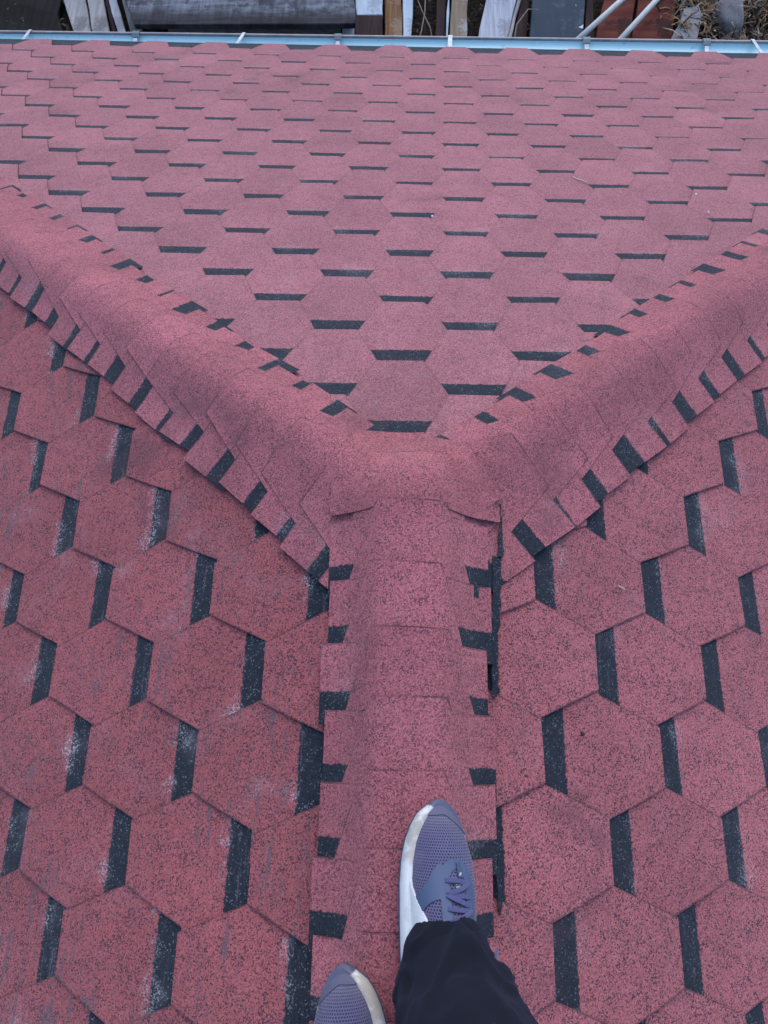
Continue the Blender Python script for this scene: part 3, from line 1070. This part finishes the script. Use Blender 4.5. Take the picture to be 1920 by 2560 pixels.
def twig(pts, r, label):
    m0 = Vector(pts[0])
    o = tube('twig', [Vector(p) - m0 for p in pts], [r * (1 - 0.6 * i / (len(pts) - 1)) for i in range(len(pts))], simple('twig_bark', (0.20, 0.15, 0.11), 0.9), None, 6)
    o.location = m0
    tag(o, label, 'twig')
twig([(0.12, 5.9, -3.93), (0.17, 6.1, -3.86), (0.20, 6.3, -3.84), (0.21, 6.7, -3.9)], 0.008, 'dry twig standing in the gap beside the white plank')
twig([(0.30, 5.95, -3.95), (0.25, 6.15, -3.87), (0.17, 6.32, -3.83), (0.12, 6.6, -3.9)], 0.007, 'dry twig crossing the gap left of the dark reddish batten')
twig([(1.02, 5.85, -3.93), (1.06, 6.10, -3.80), (1.17, 6.27, -3.78), (1.27, 6.32, -3.82)], 0.009, 'bent dry twig beside the left edge of the teal board')

# ------------------------------------------------------------------ small litter on the roof
M_STRAW = simple('straw_bit', (0.55, 0.46, 0.36), 0.8)
def litter(x, y, L, ang, label, r=0.0012):
    z = roof_plane(x, y) + 0.016
    d = Vector((math.cos(ang), math.sin(ang), 0)) * L / 2
    sl_x = -math.copysign(TM, x) if TM * abs(x) > TH * y else 0
    sl_y = 0 if TM * abs(x) > TH * y else -TH
    d.z = d.x * sl_x + d.y * sl_y
    o = tube('straw', [-d, Vector((0, 0, 0.001)), d], r, M_STRAW, None, 6)
    o.location = (x, y, z)
    tag(o, label, 'straw')
litter(0.408, -0.108, 0.013, -0.4, 'short pale straw lying on the right slope beside a black strip')
def crumb(x, y, r, col, label, cat, group, seed):
    bm = bmesh.new()
    bmesh.ops.create_icosphere(bm, subdivisions=2, radius=r)
    for v in bm.verts:
        v.co *= 1 + 0.45 * noise.noise(v.co * (0.9 / r) + Vector((seed, 0, 0)))
        v.co.z *= 0.7
    me = bpy.data.meshes.new(cat); bm.to_mesh(me); bm.free()
    o = mesh_obj(cat.replace(' ', '_'), me, col)
    o.location = (x, y, roof_plane(x, y) + 0.012 + r * 0.5)
    tag(o, label, cat, group)
M_GRIT = simple('pale_grit', (0.62, 0.62, 0.64), 0.8)
for i, (x, y, lb) in enumerate(((0.081, 1.044, 'pale crumb at the end of a black strip in the middle of the hip end'), (0.879, 1.207, 'pale crumb on the hip end, farther one of the two near the right hip'), (0.874, 1.085, 'pale crumb on the hip end, nearer one of the two near the right hip'))):
    crumb(x, y, 0.0034, M_GRIT, lb, 'crumb', 'pale crumbs on the hip end', i)
crumb(0.308, -0.368, 0.0036, simple('dark_debris', (0.02, 0.018, 0.018), 0.9), 'small dark bit of debris on a red shingle of the right slope', 'debris', None, 9)
litter(0.55, 1.30, 0.06, 2.3, 'long pale straw lying on the hip end right of its middle', 0.0016)

# ------------------------------------------------------------------ the person standing on the ridge
def plain(name, col, rough=0.8, sheen=0.0, bump=None, spec=0.5):
    m = NT(name)
    P = m.n('TexCoord').outputs['Object']
    n1 = m.noise(P, 14, 4, 0.6)
    c = m.mix(n1, tuple(x * 0.8 for x in col), tuple(min(1, x * 1.2) for x in col))
    m.base(c); m.rough(rough)
    m.p.inputs['Sheen Weight'].default_value = sheen
    m.p.inputs['Specular IOR Level'].default_value = spec
    if bump:
        b = m.noise(P, bump[0], 3, 0.6); m.bump(b, bump[1], bump[2])
    return m.m

def mesh_knit():
    """open sport mesh: rows of dark holes in mauve-navy yarn, dusty at the toe"""
    m = NT('shoe_mesh_knit')
    uv = m.n('UVMap').outputs[0]
    sx = m.n('SeparateXYZ'); m.l(uv, sx.inputs[0])
    pu, pv = 0.0041, 0.0035
    rowf = m.math('DIVIDE', sx.outputs[1], pv)
    row = m.math('FLOOR', rowf)
    odd = m.math('MULTIPLY', m.math('MODULO', row, 2.0), 0.5)
    fu = m.math('SUBTRACT', m.math('FRACT', m.math('ADD', m.math('DIVIDE', sx.outputs[0], pu), odd)), 0.5)
    fv = m.math('SUBTRACT', m.math('FRACT', rowf), 0.5)
    d = m.math('SQRT', m.math('ADD', m.math('MULTIPLY', fu, fu), m.math('MULTIPLY', fv, fv)))
    hole = m.step(d, 0.40, 0.22)
    P = m.n('TexCoord').outputs['Object']
    sp = m.n('SeparateXYZ'); m.l(P, sp.inputs[0])
    n1 = m.noise(P, 30, 3, 0.6)
    c = m.mix(n1, (0.078, 0.074, 0.165), (0.120, 0.112, 0.225))
    c = m.mix(m.math('MULTIPLY', hole, 0.93), c, (0.012, 0.011, 0.040))
    dust = m.math('MULTIPLY', m.math('ADD', m.step(sp.outputs[1], 0.235, 0.285), m.math('MULTIPLY', m.step(n1, 0.5, 0.7), 0.35)), 0.45)
    c = m.mix(dust, c, (0.22, 0.19, 0.22))
    m.base(c); m.rough(0.85)
    m.p.inputs['Sheen Weight'].default_value = 0.2
    m.bump(m.math('SUBTRACT', 1.0, hole), 0.8, 0.0015)
    return m.m

def sole_mat(mir):
    m = NT('midsole_white')
    P = m.n('TexCoord').outputs['Object']
    sp = m.n('SeparateXYZ'); m.l(P, sp.inputs[0])
    n1 = m.noise(P, 38, 4, 0.65); n2 = m.noise(m.scale(P, (1, 1, 6)), 16, 4, 0.6)
    c = m.mix(n2, (0.62, 0.66, 0.70), (0.76, 0.78, 0.80))
    front = m.step(sp.outputs[1], 0.15, 0.26)
    dirt = m.math('MULTIPLY', m.step(m.math('ADD', n1, m.math('MULTIPLY', front, 0.16)), 0.54, 0.70), m.math('ADD', m.math('MULTIPLY', front, 0.5), 0.25))
    c = m.mix(dirt, c, (0.33, 0.27, 0.20))
    c = m.mix(m.math('MULTIPLY', front, 0.25), c, (0.46, 0.41, 0.35))
    # the foam turns blue round the toe and along the outer side
    outer = m.step(m.math('ADD', m.math('MULTIPLY', sp.outputs[0], mir * 1.0), m.math('MULTIPLY', m.math('SUBTRACT', sp.outputs[1], 0.272), 1.6)), -0.012, -0.006)
    c = m.mix(outer, c, (0.11, 0.115, 0.18))
    m.base(c); m.rough(0.6)
    return m.m

M_KNIT = mesh_knit()
M_SOLES = {1: sole_mat(1), -1: sole_mat(-1)}
M_BLUE = plain('shoe_blue_overlay', (0.050, 0.078, 0.160), 0.55, 0.05)
M_TOE = plain('shoe_toe_dusty', (0.095, 0.092, 0.150), 0.75)
M_DBLUE = plain('shoe_navy_rubber', (0.035, 0.060, 0.110), 0.6)
M_LACE = plain('shoe_lace', (0.058, 0.066, 0.165), 0.85, 0.2, (300, 0.4, 0.0006))
M_TONGUE = plain('shoe_tongue_lining', (0.045, 0.045, 0.105), 0.9)
M_PRINT = plain('print_white', (0.34, 0.36, 0.42), 0.6)
M_TROUS = None

def lerp_tab(tab, y):
    if y <= tab[0][0]: return tab[0][1:]
    for i in range(len(tab) - 1):
        a, b = tab[i], tab[i + 1]
        if y <= b[0]:
            t = (y - a[0]) / (b[0] - a[0])
            t2 = t
            return tuple(p + (q - p) * t2 for p, q in zip(a[1:], b[1:]))
    return tab[-1][1:]

# station y: medial half x, lateral half x, crest height, crest shift
UP = [(0.000, -0.012, 0.012, 0.060, 0.0), (0.004, -0.022, 0.022, 0.088, 0.0), (0.02, -0.032, 0.032, 0.100, 0.0), (0.05, -0.036, 0.035, 0.103, 0.0),
      (0.09, -0.036, 0.036, 0.098, 0.0), (0.12, -0.038, 0.039, 0.088, 0.001), (0.15, -0.041, 0.042, 0.076, 0.002),
      (0.18, -0.044, 0.044, 0.066, 0.002), (0.21, -0.0435, 0.0415, 0.057, 0.001), (0.235, -0.0395, 0.0345, 0.051, -0.001),
      (0.255, -0.0335, 0.0260, 0.045, -0.002), (0.270, -0.0265, 0.0175, 0.040, -0.004), (0.279, -0.0205, 0.0100, 0.036, -0.005), (0.284, -0.0155, 0.0040, 0.033, -0.005), (0.286, -0.012, 0.000, 0.031, -0.005)]
ZS = 0.022
def up_surf(y, t, off=0.0):
    ml, lt, zt, sh = lerp_tab(UP, y)
    th = math.pi * (1 - t)
    c, s = math.cos(th), math.sin(th)
    cx = (ml + lt) / 2
    hw = (lt - ml) / 2
    k = abs(c) ** 0.92 * (1 if c > 0 else -1)
    x = cx + hw * k + sh * s
    z = ZS + (zt - ZS) * s ** 0.78
    n = Vector((c * (zt - ZS), 0.25 * (1 - s) * 0 + 0.0, s * hw)).normalized()
    if y > 0.19:
        n = (n + Vector((0, 0.5 * s, 0))).normalized()
    return Vector((x, y, z)) + n * off

def patch(name, inside, off, mat, parent, mir, ny=90, nt=80, yr=(0.0, 0.286), thick=0.0012):
    """raised overlay cut out of the upper's surface"""
    V, F, U = [], [], []
    idx = {}
    def vid(i, j):
        if (i, j) not in idx:
            y = yr[0] + (yr[1] - yr[0]) * j / ny
            idx[(i, j)] = len(V)
            p = up_surf(y, i / nt, off)
            V.append((p.x * mir, p.y, p.z)); U.append((i / nt * 0.14, y))
        return idx[(i, j)]
    for j in range(ny):
        y = yr[0] + (yr[1] - yr[0]) * (j + 0.5) / ny
        for i in range(nt):
            if inside((i + 0.5) / nt, y):
                F.append((vid(i, j), vid(i + 1, j), vid(i + 1, j + 1), vid(i, j + 1)))
    top = len(F)
    edges = {}
    for f in F:
        for k in range(4): edges[(f[k], f[(k + 1) % 4])] = 1
    inv = {v: k for k, v in idx.items()}
    for (a, b) in list(edges):
        if (b, a) not in edges:
            k = len(V)
            for q in (b, a): V.append(V[q]); U.append(U[q])
            for q in (a, b):
                i, j = inv[q]
                p = up_surf(yr[0] + (yr[1] - yr[0]) * j / ny, i / nt, off - thick)
                V.append((p.x * mir, p.y, p.z)); U.append(U[q])
            F.append((k, k + 1, k + 2, k + 3))
    me = pydata(name, V, F)
    for p in me.polygons: p.use_smooth = p.index < top
    ul = me.uv_layers.new(name='UVMap')
    for lp in me.loops: ul.data[lp.index].uv = U[lp.vertex_index]
    if mir > 0: me.flip_normals()
    return mesh_obj(name, me, mat, parent)

def make_shoe(parent, mir, loc, rotz, roll, pitch, label):
    sh = bpy.data.objects.new('sneaker', None)
    link(sh, parent)
    sh['label'] = label
    sh.matrix_local = Matrix.Translation(loc) @ Matrix.Rotation(rotz, 4, 'Z') @ Matrix.Rotation(roll, 4, 'Y') @ Matrix.Rotation(pitch, 4, 'X')
    # upper
    ys = [0.0, 0.003, 0.008] + [0.286 * i / 44 for i in range(2, 44)] + [0.281, 0.284, 0.286]
    nt = 36
    V, U, F = [], [], []
    for y in ys:
        for i in range(nt + 1):
            p = up_surf(y, i / nt)
            V.append((p.x * mir, p.y, p.z)); U.append((i / nt * 0.14, y))
    for j in range(len(ys) - 1):
        for i in range(nt):
            a = j * (nt + 1) + i
            # opening for the ankle
            if ys[j] > 0.012 and ys[j + 1] < 0.088 and abs((i + 0.5) / nt - 0.5) < 0.20: continue
            F.append((a, a + 1, a + nt + 2, a + nt + 1))
    F.append(tuple((len(ys) - 1) * (nt + 1) + i for i in range(nt + 1)))
    F.append(tuple(i for i in range(nt + 1))[::-1])
    me = pydata('upper', V, F, True)
    ul = me.uv_layers.new(name='UVMap')
    for lp in me.loops: ul.data[lp.index].uv = U[lp.vertex_index]
    if mir > 0: me.flip_normals()
    mesh_obj('upper', me, M_KNIT, sh)
    # sole: rings from the ground up, with toe spring
    def outline(off, z, n=72, y0=0.0, y1=0.288):
        out = []
        for k in range(n):
            a = 2 * math.pi * k / n
            yy = (y0 + y1) / 2 - (y1 - y0) / 2 * math.cos(a)
            yc = min(0.2855, max(0.0005, yy))
            ml, lt, zt, s_ = lerp_tab(UP, yc)
            cx = (ml + lt) / 2
            x = ml if a < math.pi else lt
            # the foam flares on the inner side and tucks under the upper on the outer side and at the toe
            o = off * (sstep(0.288, 0.265, yy) if a < math.pi else 0.1) + (0.004 * math.exp(-((yy - 0.11) / 0.06) ** 2) if a < math.pi else -0.001)
            px = x + (-o if a < math.pi else o)
            e = math.sqrt(max(0.0, min(1.0, (y1 - yy) / 0.006))) if yy > 0.2 else 1.0
            px = cx + (px - cx) * (0.25 + 0.75 * e)
            py = yy
            spring = 0.016 * sstep(0.21, 0.29, yy) ** 1.5
            out.append((px * mir, py, z + spring * (1 - z / 0.06)))
        return out
    def rings(name, specs, mat, capb=False, capt=False):
        V, F = [], []
        for (off, z) in specs: V += outline(off, z)
        n = 72
        for j in range(len(specs) - 1):
            for k in range(n):
                k2 = (k + 1) % n
                F.append((j * n + k, j * n + k2, (j + 1) * n + k2, (j + 1) * n + k))
        if capb: F.append(tuple(range(n))[::-1])
        if capt: F.append(tuple((len(specs) - 1) * n + k for k in range(n)))
        me = pydata(name, V, F, False)
        bm = bmesh.new(); bm.from_mesh(me); bmesh.ops.recalc_face_normals(bm, faces=bm.faces); bm.to_mesh(me); bm.free()
        for p in me.polygons: p.use_smooth = len(p.vertices) == 4
        return mesh_obj(name, me, mat, sh)
    rings('outsole', [(0.003, 0.0), (0.0080, 0.002), (0.0098, 0.006), (0.0080, 0.0065)], M_DBLUE, True, True)
    rings('midsole', [(0.0070, 0.0062), (0.0092, 0.010), (0.0090, 0.017), (0.0070, 0.024), (0.0042, 0.0285), (-0.001, 0.0295)], M_SOLES[mir], True, True)
    # toe guard in dusty blue, heel counter
    def in_toe(t, y): return y > 0.272 - 0.030 * sstep(0.5, 1.0, t) - 0.006 * (1 - t)
    patch('toe_guard', in_toe, 0.0012, M_TOE, sh, mir, 420, 90)
    def in_heel(t, y): return y < 0.045 - 0.015 * math.sin(t * math.pi)
    patch('heel_counter', in_heel, 0.0016, M_BLUE, sh, mir)
    # white support blade on the inner side
    def blade(t, y): return t < 0.02 + 0.27 * sstep(0.200, 0.118, y) * (1 - 0.15 * sstep(0.10, 0.03, y)) and 0.030 < y < 0.198
    patch('support_blade', blade, 0.0030, M_SOLES[mir], sh, mir, 200, 200, thick=0.003)
    # eyestay: rounded front, slot for the tongue, with a brace running down to the sole
    def eyestay(t, y):
        w_ = 0.165 * math.sqrt(max(0, 1 - max(0, (y - 0.186) / 0.031) ** 2)) if y > 0.186 else 0.165
        c = 0.535
        if 0.085 < y < 0.217 and abs(t - c) < w_:
            if y < 0.205 and abs(t - c) < 0.070 * min(1, math.sqrt(max(0, (0.205 - y) / 0.012))): return False
            return True
        yc = 0.158 + 0.034 * sstep(0.05, 0.42, t)
        return 0.02 < t < 0.42 and abs(y - yc) < 0.011 + 0.009 * sstep(0.2, 0.42, t)
    patch('eyestay', eyestay, 0.0018, M_BLUE, sh, mir, 240, 200, thick=0.0018)
    def seam(t, y):
        w_ = 0.155 * math.sqrt(max(0, 1 - max(0, (y - 0.180) / 0.034) ** 2)) if y > 0.180 else 0.155
        return 0.09 < y < 0.214 and w_ - 0.016 < abs(t - 0.535) < w_ - 0.004
    def tongue(t, y): return 0.085 < y < 0.208 and abs(t - 0.535) < 0.080
    patch('tongue', tongue, 0.0008, M_KNIT, sh, mir)
    # laces: flat bands from eyelet to eyelet
    def lace(a, b, wdt=0.0060, arch=0.0022, name='lace'):
        pts = []
        for i in range(13):
            t = i / 12
            y = a[1] + (b[1] - a[1]) * t; tt = a[0] + (b[0] - a[0]) * t
            off = 0.0022 + arch * math.sin(math.pi * t) ** 0.6
            p = up_surf(y, tt, off)
            pts.append(Vector((p.x * mir, p.y, p.z)))
        V, F = [], []
        for i, p in enumerate(pts):
            t = (pts[min(i + 1, 12)] - pts[max(i - 1, 0)]).normalized()
            up = Vector((0, 0.25, 1))
            sd_ = t.cross(up).normalized(); nn = sd_.cross(t).normalized()
            for (sx_, sz_) in ((-1, 0), (-0.8, 0.8), (0.8, 0.8), (1, 0), (0.8, -0.8), (-0.8, -0.8)):
                V.append(p + sd_ * sx_ * wdt / 2 + nn * sz_ * 0.0011)
        for i in range(12):
            for k in range(6):
                k2 = (k + 1) % 6
                F.append((i * 6 + k, i * 6 + k2, (i + 1) * 6 + k2, (i + 1) * 6 + k))
        F.append(tuple(range(6))[::-1]); F.append(tuple(72 + k for k in range(6)))
        me = pydata(name, V, F)
        bm = bmesh.new(); bm.from_mesh(me); bmesh.ops.recalc_face_normals(bm, faces=bm.faces); bm.to_mesh(me); bm.free()
        return mesh_obj(name, me, M_LACE, sh)
    L_, R_ = 0.430, 0.645
    rows = [0.192, 0.177, 0.162, 0.147, 0.132, 0.117, 0.102]
    for k, y in enumerate(rows):
        lace((L_, y), (R_, y - 0.003))
        if k < len(rows) - 1:
            if k % 2: lace((L_, y), (R_, rows[k + 1]), arch=0.0040)
            else: lace((R_, y - 0.002), (L_, rows[k + 1]), arch=0.0040)
    # tongue loop with its small white print
    def tag1(t, y): return 0.194 < y < 0.211 and 0.540 < t < 0.585
    patch('lace_loop', tag1, 0.0036, M_DBLUE, sh, mir, 200, 200, thick=0.002)
    def tag2(t, y): return 0.1965 < y < 0.2005 and abs(t - 0.562 - (y - 0.1985) * 3) < 0.010
    patch('printed_mark', tag2, 0.0042, M_PRINT, sh, mir, 400, 300, thick=0.0004)
    def tag3(t, y): return 0.1815 < y < 0.1885 and abs(t - 0.525) < 0.022 and (math.sin(t * 520) + math.sin(y * 1900) > 0.2)
    patch('printed_mark', tag3, 0.0058, M_PRINT, sh, mir, 400, 300, thick=0.0004)
    # lace ends hanging on the outer side
    def dang(pts, r):
        o = tube('lace_end', [Vector((p[0] * mir, p[1], p[2])) for p in pts], r, M_LACE, sh, 6)
        return o
    dang([(0.030, 0.095, 0.088), (0.046, 0.088, 0.078), (0.056, 0.078, 0.055), (0.062, 0.068, 0.032), (0.066, 0.075, 0.018)], 0.0028)
    dang([(0.030, 0.098, 0.088), (0.050, 0.096, 0.070), (0.062, 0.090, 0.050), (0.072, 0.092, 0.036), (0.078, 0.104, 0.030)], 0.0022)
    return sh

person = empty('person', (0.0, -0.80, 0.04))
tag(person, 'person in black trousers and blue mesh sneakers with white soles standing on the roof ridge', 'person')
PB = Vector((0.0, -0.80, 0.04))

make_shoe(person, 1, Vector((0.046, -0.752, 0.050)) - PB, math.radians(-1.5), math.radians(17), 0.0, 'right blue sneaker, set further forward')
make_shoe(person, -1, Vector((-0.035, -0.952, 0.046)) - PB, math.radians(7), math.radians(-14), 0.0, 'left blue sneaker, only its toe in view')

def trouser_mat():
    m = NT('trouser_black_cotton')
    P = m.n('TexCoord').outputs['Object']
    n1 = m.noise(P, 18, 4, 0.6); tw = m.noise(m.scale(P, (700, 700, 250)), 1, 2)
    c = m.mix(n1, (0.0022, 0.0032, 0.0066), (0.0070, 0.0090, 0.0150))
    lint = m.step(m.noise(P, 240, 1), 0.80, 0.82)
    c = m.mix(m.math('MULTIPLY', lint, 0.4), c, (0.25, 0.25, 0.27))
    m.base(c); m.rough(0.85)
    m.p.inputs['Sheen Weight'].default_value = 0.06
    m.p.inputs['Sheen Tint'].default_value = (0.35, 0.45, 0.9, 1)
    m.p.inputs['Specular IOR Level'].default_value = 0.16
    m.bump(tw, 0.25, 0.0006)
    return m.m
M_TROUS = trouser_mat()

def leg_rings(path, seed, n=72, per=14):
    """path: (centre, rx, ry) from hem to hip; returns rings of points with folds"""
    rings = []
    segs = len(path) - 1
    steps = per * segs
    for q in range(steps + 1):
        f = q / steps * segs
        i = min(int(f), segs - 1); t = f - i
        p0, p1 = path[i], path[i + 1]
        t = t * t * (3 - 2 * t) * 0.4 + t * 0.6
        c = Vector(p0[0]).lerp(Vector(p1[0]), t)
        rx = p0[1] + (p1[1] - p0[1]) * t; ry = p0[2] + (p1[2] - p0[2]) * t
        ring = []
        for k in range(n):
            a = 2 * math.pi * k / n
            d = Vector((math.cos(a) * rx, math.sin(a) * ry, 0))
            p = c + d
            ca, sa = math.cos(a), math.sin(a)
            nv = noise.noise(Vector((ca * 1.3 + seed, sa * 1.3, p.z * 7)))
            # creases: ridges that sweep diagonally round the shin and gather above the shoe
            u1 = noise.noise(Vector((ca * 1.1 + p.z * 5.0, sa * 1.1 - p.z * 3.0, p.z * 9 + seed)))
            u2 = noise.noise(Vector((ca * 1.6 - p.z * 9.0, sa * 1.6, p.z * 12 + seed + 5)))
            r1 = 1 - min(1, abs(u1) * 3.2); r2 = 1 - min(1, abs(u2) * 3.4)
            amp = 0.55 + 0.6 * math.exp(-((p.z - 0.15) / 0.10) ** 2)
            fold = 0.005 * nv + amp * (0.0100 * r1 ** 2.2 + 0.0060 * r2 ** 2.2)
            if q < 10: fold *= q / 10
            hem = 0
            p = p + d.normalized() * fold
            ring.append(p)
        rings.append(ring)
    return rings

def loft(rings, V, F):
    o = len(V); n = len(rings[0])
    for r in rings: V += r
    for j in range(len(rings) - 1):
        for k in range(n):
            k2 = (k + 1) % n
            F.append((o + j * n + k, o + j * n + k2, o + (j + 1) * n + k2, o + (j + 1) * n + k))
    return o

V, F = [], []
right_path = [((0.064, -0.672, 0.098), 0.060, 0.079), ((0.065, -0.686, 0.15), 0.059, 0.074), ((0.076, -0.705, 0.27), 0.072, 0.078), ((0.105, -0.735, 0.52), 0.086, 0.090), ((0.11, -0.82, 0.74), 0.098, 0.105), ((0.095, -0.90, 0.93), 0.112, 0.125), ((0.06, -0.93, 1.00), 0.115, 0.125)]
left_path = [((-0.055, -0.882, 0.098), 0.062, 0.076), ((-0.062, -0.885, 0.17), 0.066, 0.078), ((-0.08, -0.87, 0.30), 0.076, 0.082), ((-0.105, -0.845, 0.52), 0.086, 0.090), ((-0.11, -0.88, 0.74), 0.098, 0.105), ((-0.095, -0.925, 0.93), 0.112, 0.125), ((-0.06, -0.94, 1.00), 0.115, 0.125)]
for path, sd_ in ((right_path, 2.7), (left_path, 6.1)):
    rg = leg_rings(path, sd_)
    # hem: rises over the instep, then turns inside
    base = rg[0]
    cc = sum(base, Vector()) / len(base)
    for j in range(0, 6):
        w_ = (1 - j / 6)
        for k, p in enumerate(rg[j]):
            fr = (p.y - cc.y) / 0.076
            rg[j][k] = p + Vector((0, 0, w_ * (-0.004 * fr - 0.012 * max(0, -fr))))
    inner = [[cc + (p - cc) * 0.93 + Vector((0, 0, 0.0)) for p in rg[0]], [cc + (p - cc) * 0.84 + Vector((0, -0.013, 0.04)) for p in rg[0]]]
    loft(inner[::-1] + rg, V, F)
def ell(cx, cy, z, rx, ry, n=40):
    return [Vector((cx + rx * math.cos(2 * math.pi * k / n), cy + ry * math.sin(2 * math.pi * k / n), z)) for k in range(n)]
loft([ell(0, -0.93, 0.86, 0.10, 0.10), ell(0, -0.935, 0.92, 0.175, 0.13), ell(0, -0.94, 1.00, 0.178, 0.132), ell(0, -0.945, 1.08, 0.165, 0.12), ell(0, -0.945, 1.10, 0.160, 0.115)], V, F)
me = pydata('trousers', [p - PB for p in V], F, True)
bm = bmesh.new(); bm.from_mesh(me); bmesh.ops.recalc_face_normals(bm, faces=bm.faces); bm.to_mesh(me); bm.free()
mesh_obj('trousers', me, M_TROUS, person)

# jacket over the torso and the arms that hold the camera out in front
V, F = [], []
loft([ell(0, -0.945, 1.02, 0.185, 0.135), ell(0, -0.945, 1.15, 0.175, 0.125), ell(0, -0.93, 1.30, 0.195, 0.130), ell(0, -0.915, 1.40, 0.190, 0.115), ell(0, -0.905, 1.46, 0.120, 0.085), ell(0, -0.90, 1.49, 0.070, 0.068)], V, F)
def limb(pts, rad, n=20):
    rings = []
    pts = [Vector(p) for p in pts]
    for i, p in enumerate(pts):
        t = (pts[min(i + 1, len(pts) - 1)] - pts[max(i - 1, 0)]).normalized()
        a = t.cross(Vector((0.3, 0.1, 1))).normalized(); b = t.cross(a)
        rings.append([p + (a * math.cos(2 * math.pi * k / n) + b * math.sin(2 * math.pi * k / n)) * rad[i] for k in range(n)])
    return rings
ARM = [(0.10, -0.91, 1.415), (0.175, -0.915, 1.405), (0.235, -0.93, 1.28), (0.25, -0.92, 1.14), (0.20, -0.80, 1.12), (0.115, -0.64, 1.14)]
for sx_ in (1, -1):
    loft(limb([(p[0] * sx_, p[1], p[2]) for p in ARM], [0.060, 0.066, 0.056, 0.052, 0.045, 0.038]), V, F)
me = pydata('jacket', [p - PB for p in V], F, True)
bm = bmesh.new(); bm.from_mesh(me); bmesh.ops.recalc_face_normals(bm, faces=bm.faces); bm.to_mesh(me); bm.free()
mesh_obj('jacket', me, plain('jacket_dark', (0.03, 0.035, 0.045), 0.85), person)

# body: one continuous skinned figure (legs inside the trousers, arms, five-fingered hands, head)
def skinned(name, verts, edges, rads, mat, parent, root=0, sub=1):
    me = bpy.data.meshes.new(name)
    me.from_pydata([tuple(Vector(v) - PB) for v in verts], edges, [])
    o = bpy.data.objects.new(name, me)
    COL.objects.link(o)
    md = o.modifiers.new('skin', 'SKIN'); md.use_smooth_shade = True
    for i, sv in enumerate(me.skin_vertices[0].data):
        sv.radius = (rads[i], rads[i]); sv.use_root = (i == root)
    ss = o.modifiers.new('sub', 'SUBSURF'); ss.levels = sub; ss.render_levels = sub
    dg = bpy.context.evaluated_depsgraph_get()
    m2 = bpy.data.meshes.new_from_object(o.evaluated_get(dg))
    m2.name = name
    bpy.data.objects.remove(o)
    for p in m2.polygons: p.use_smooth = True
    m2.materials.clear()
    return mesh_obj(name, m2, mat, parent)
bv = [(0, -0.94, 1.00), (0, -0.94, 1.20), (0, -0.92, 1.38), (0, -0.895, 1.48), (0, -0.868, 1.555), (0, -0.855, 1.62), (0, -0.858, 1.69)]
br = [0.12, 0.11, 0.11, 0.056, 0.074, 0.094, 0.082]
be = [(0, 1), (1, 2), (2, 3), (3, 4), (4, 5), (5, 6)]
def chain(start, pts, rads):
    prev = start
    for p, r in zip(pts, rads):
        bv.append(p); br.append(r); be.append((prev, len(bv) - 1)); prev = len(bv) - 1
    return prev
chain(0, [(0.095, -0.92, 0.93), (0.108, -0.745, 0.52), (0.066, -0.69, 0.15), (0.058, -0.68, 0.105), (0.055, -0.60, 0.075)], [0.085, 0.055, 0.037, 0.036, 0.024])
chain(0, [(-0.095, -0.935, 0.93), (-0.108, -0.855, 0.52), (-0.06, -0.89, 0.15), (-0.05, -0.885, 0.105), (-0.065, -0.80, 0.075)], [0.085, 0.055, 0.037, 0.036, 0.024])
for sx_ in (1, -1):
    wr = chain(2, [(0.185 * sx_, -0.915, 1.41), (0.25 * sx_, -0.92, 1.15), (0.115 * sx_, -0.64, 1.14), (0.098 * sx_, -0.600, 1.148)], [0.045, 0.036, 0.027, 0.026])
    palm = chain(wr, [(0.088 * sx_, -0.565, 1.158)], [0.026])
    for k in range(4):
        fz = 0.026 - 0.017 * k
        ln = (0.9, 1.0, 0.95, 0.75)[k]
        chain(palm, [(0.078 * sx_, -0.535, 1.158 + fz), (0.070 * sx_ , -0.535 + 0.032 * ln, 1.160 + fz), (0.052 * sx_, -0.535 + 0.044 * ln, 1.160 + fz)], [0.0095, 0.0085, 0.007])
    chain(palm, [(0.066 * sx_, -0.575, 1.185), (0.048 * sx_, -0.553, 1.192), (0.036 * sx_, -0.535, 1.190)], [0.0105, 0.009, 0.0075])
skinned('body', bv, be, br, plain('skin', (0.42, 0.24, 0.17), 0.55), person)
hair = bmesh.new()
bmesh.ops.create_icosphere(hair, subdivisions=3, radius=1)
for v in hair.verts:
    p = v.co
    k = 1 + 0.05 * noise.noise(p * 6)
    v.co = Vector((p.x * 0.092, p.y * 0.105 - 0.012, max(p.z, -0.25 + p.y * 0.5) * 0.090 + 0.01)) * k
hm = bpy.data.meshes.new('hair'); hair.to_mesh(hm); hair.free()
for p in hm.polygons: p.use_smooth = True
ho = mesh_obj('hair', hm, plain('hair_dark', (0.03, 0.022, 0.018), 0.7), person)
ho.location = Vector((0, -0.862, 1.685)) - PB
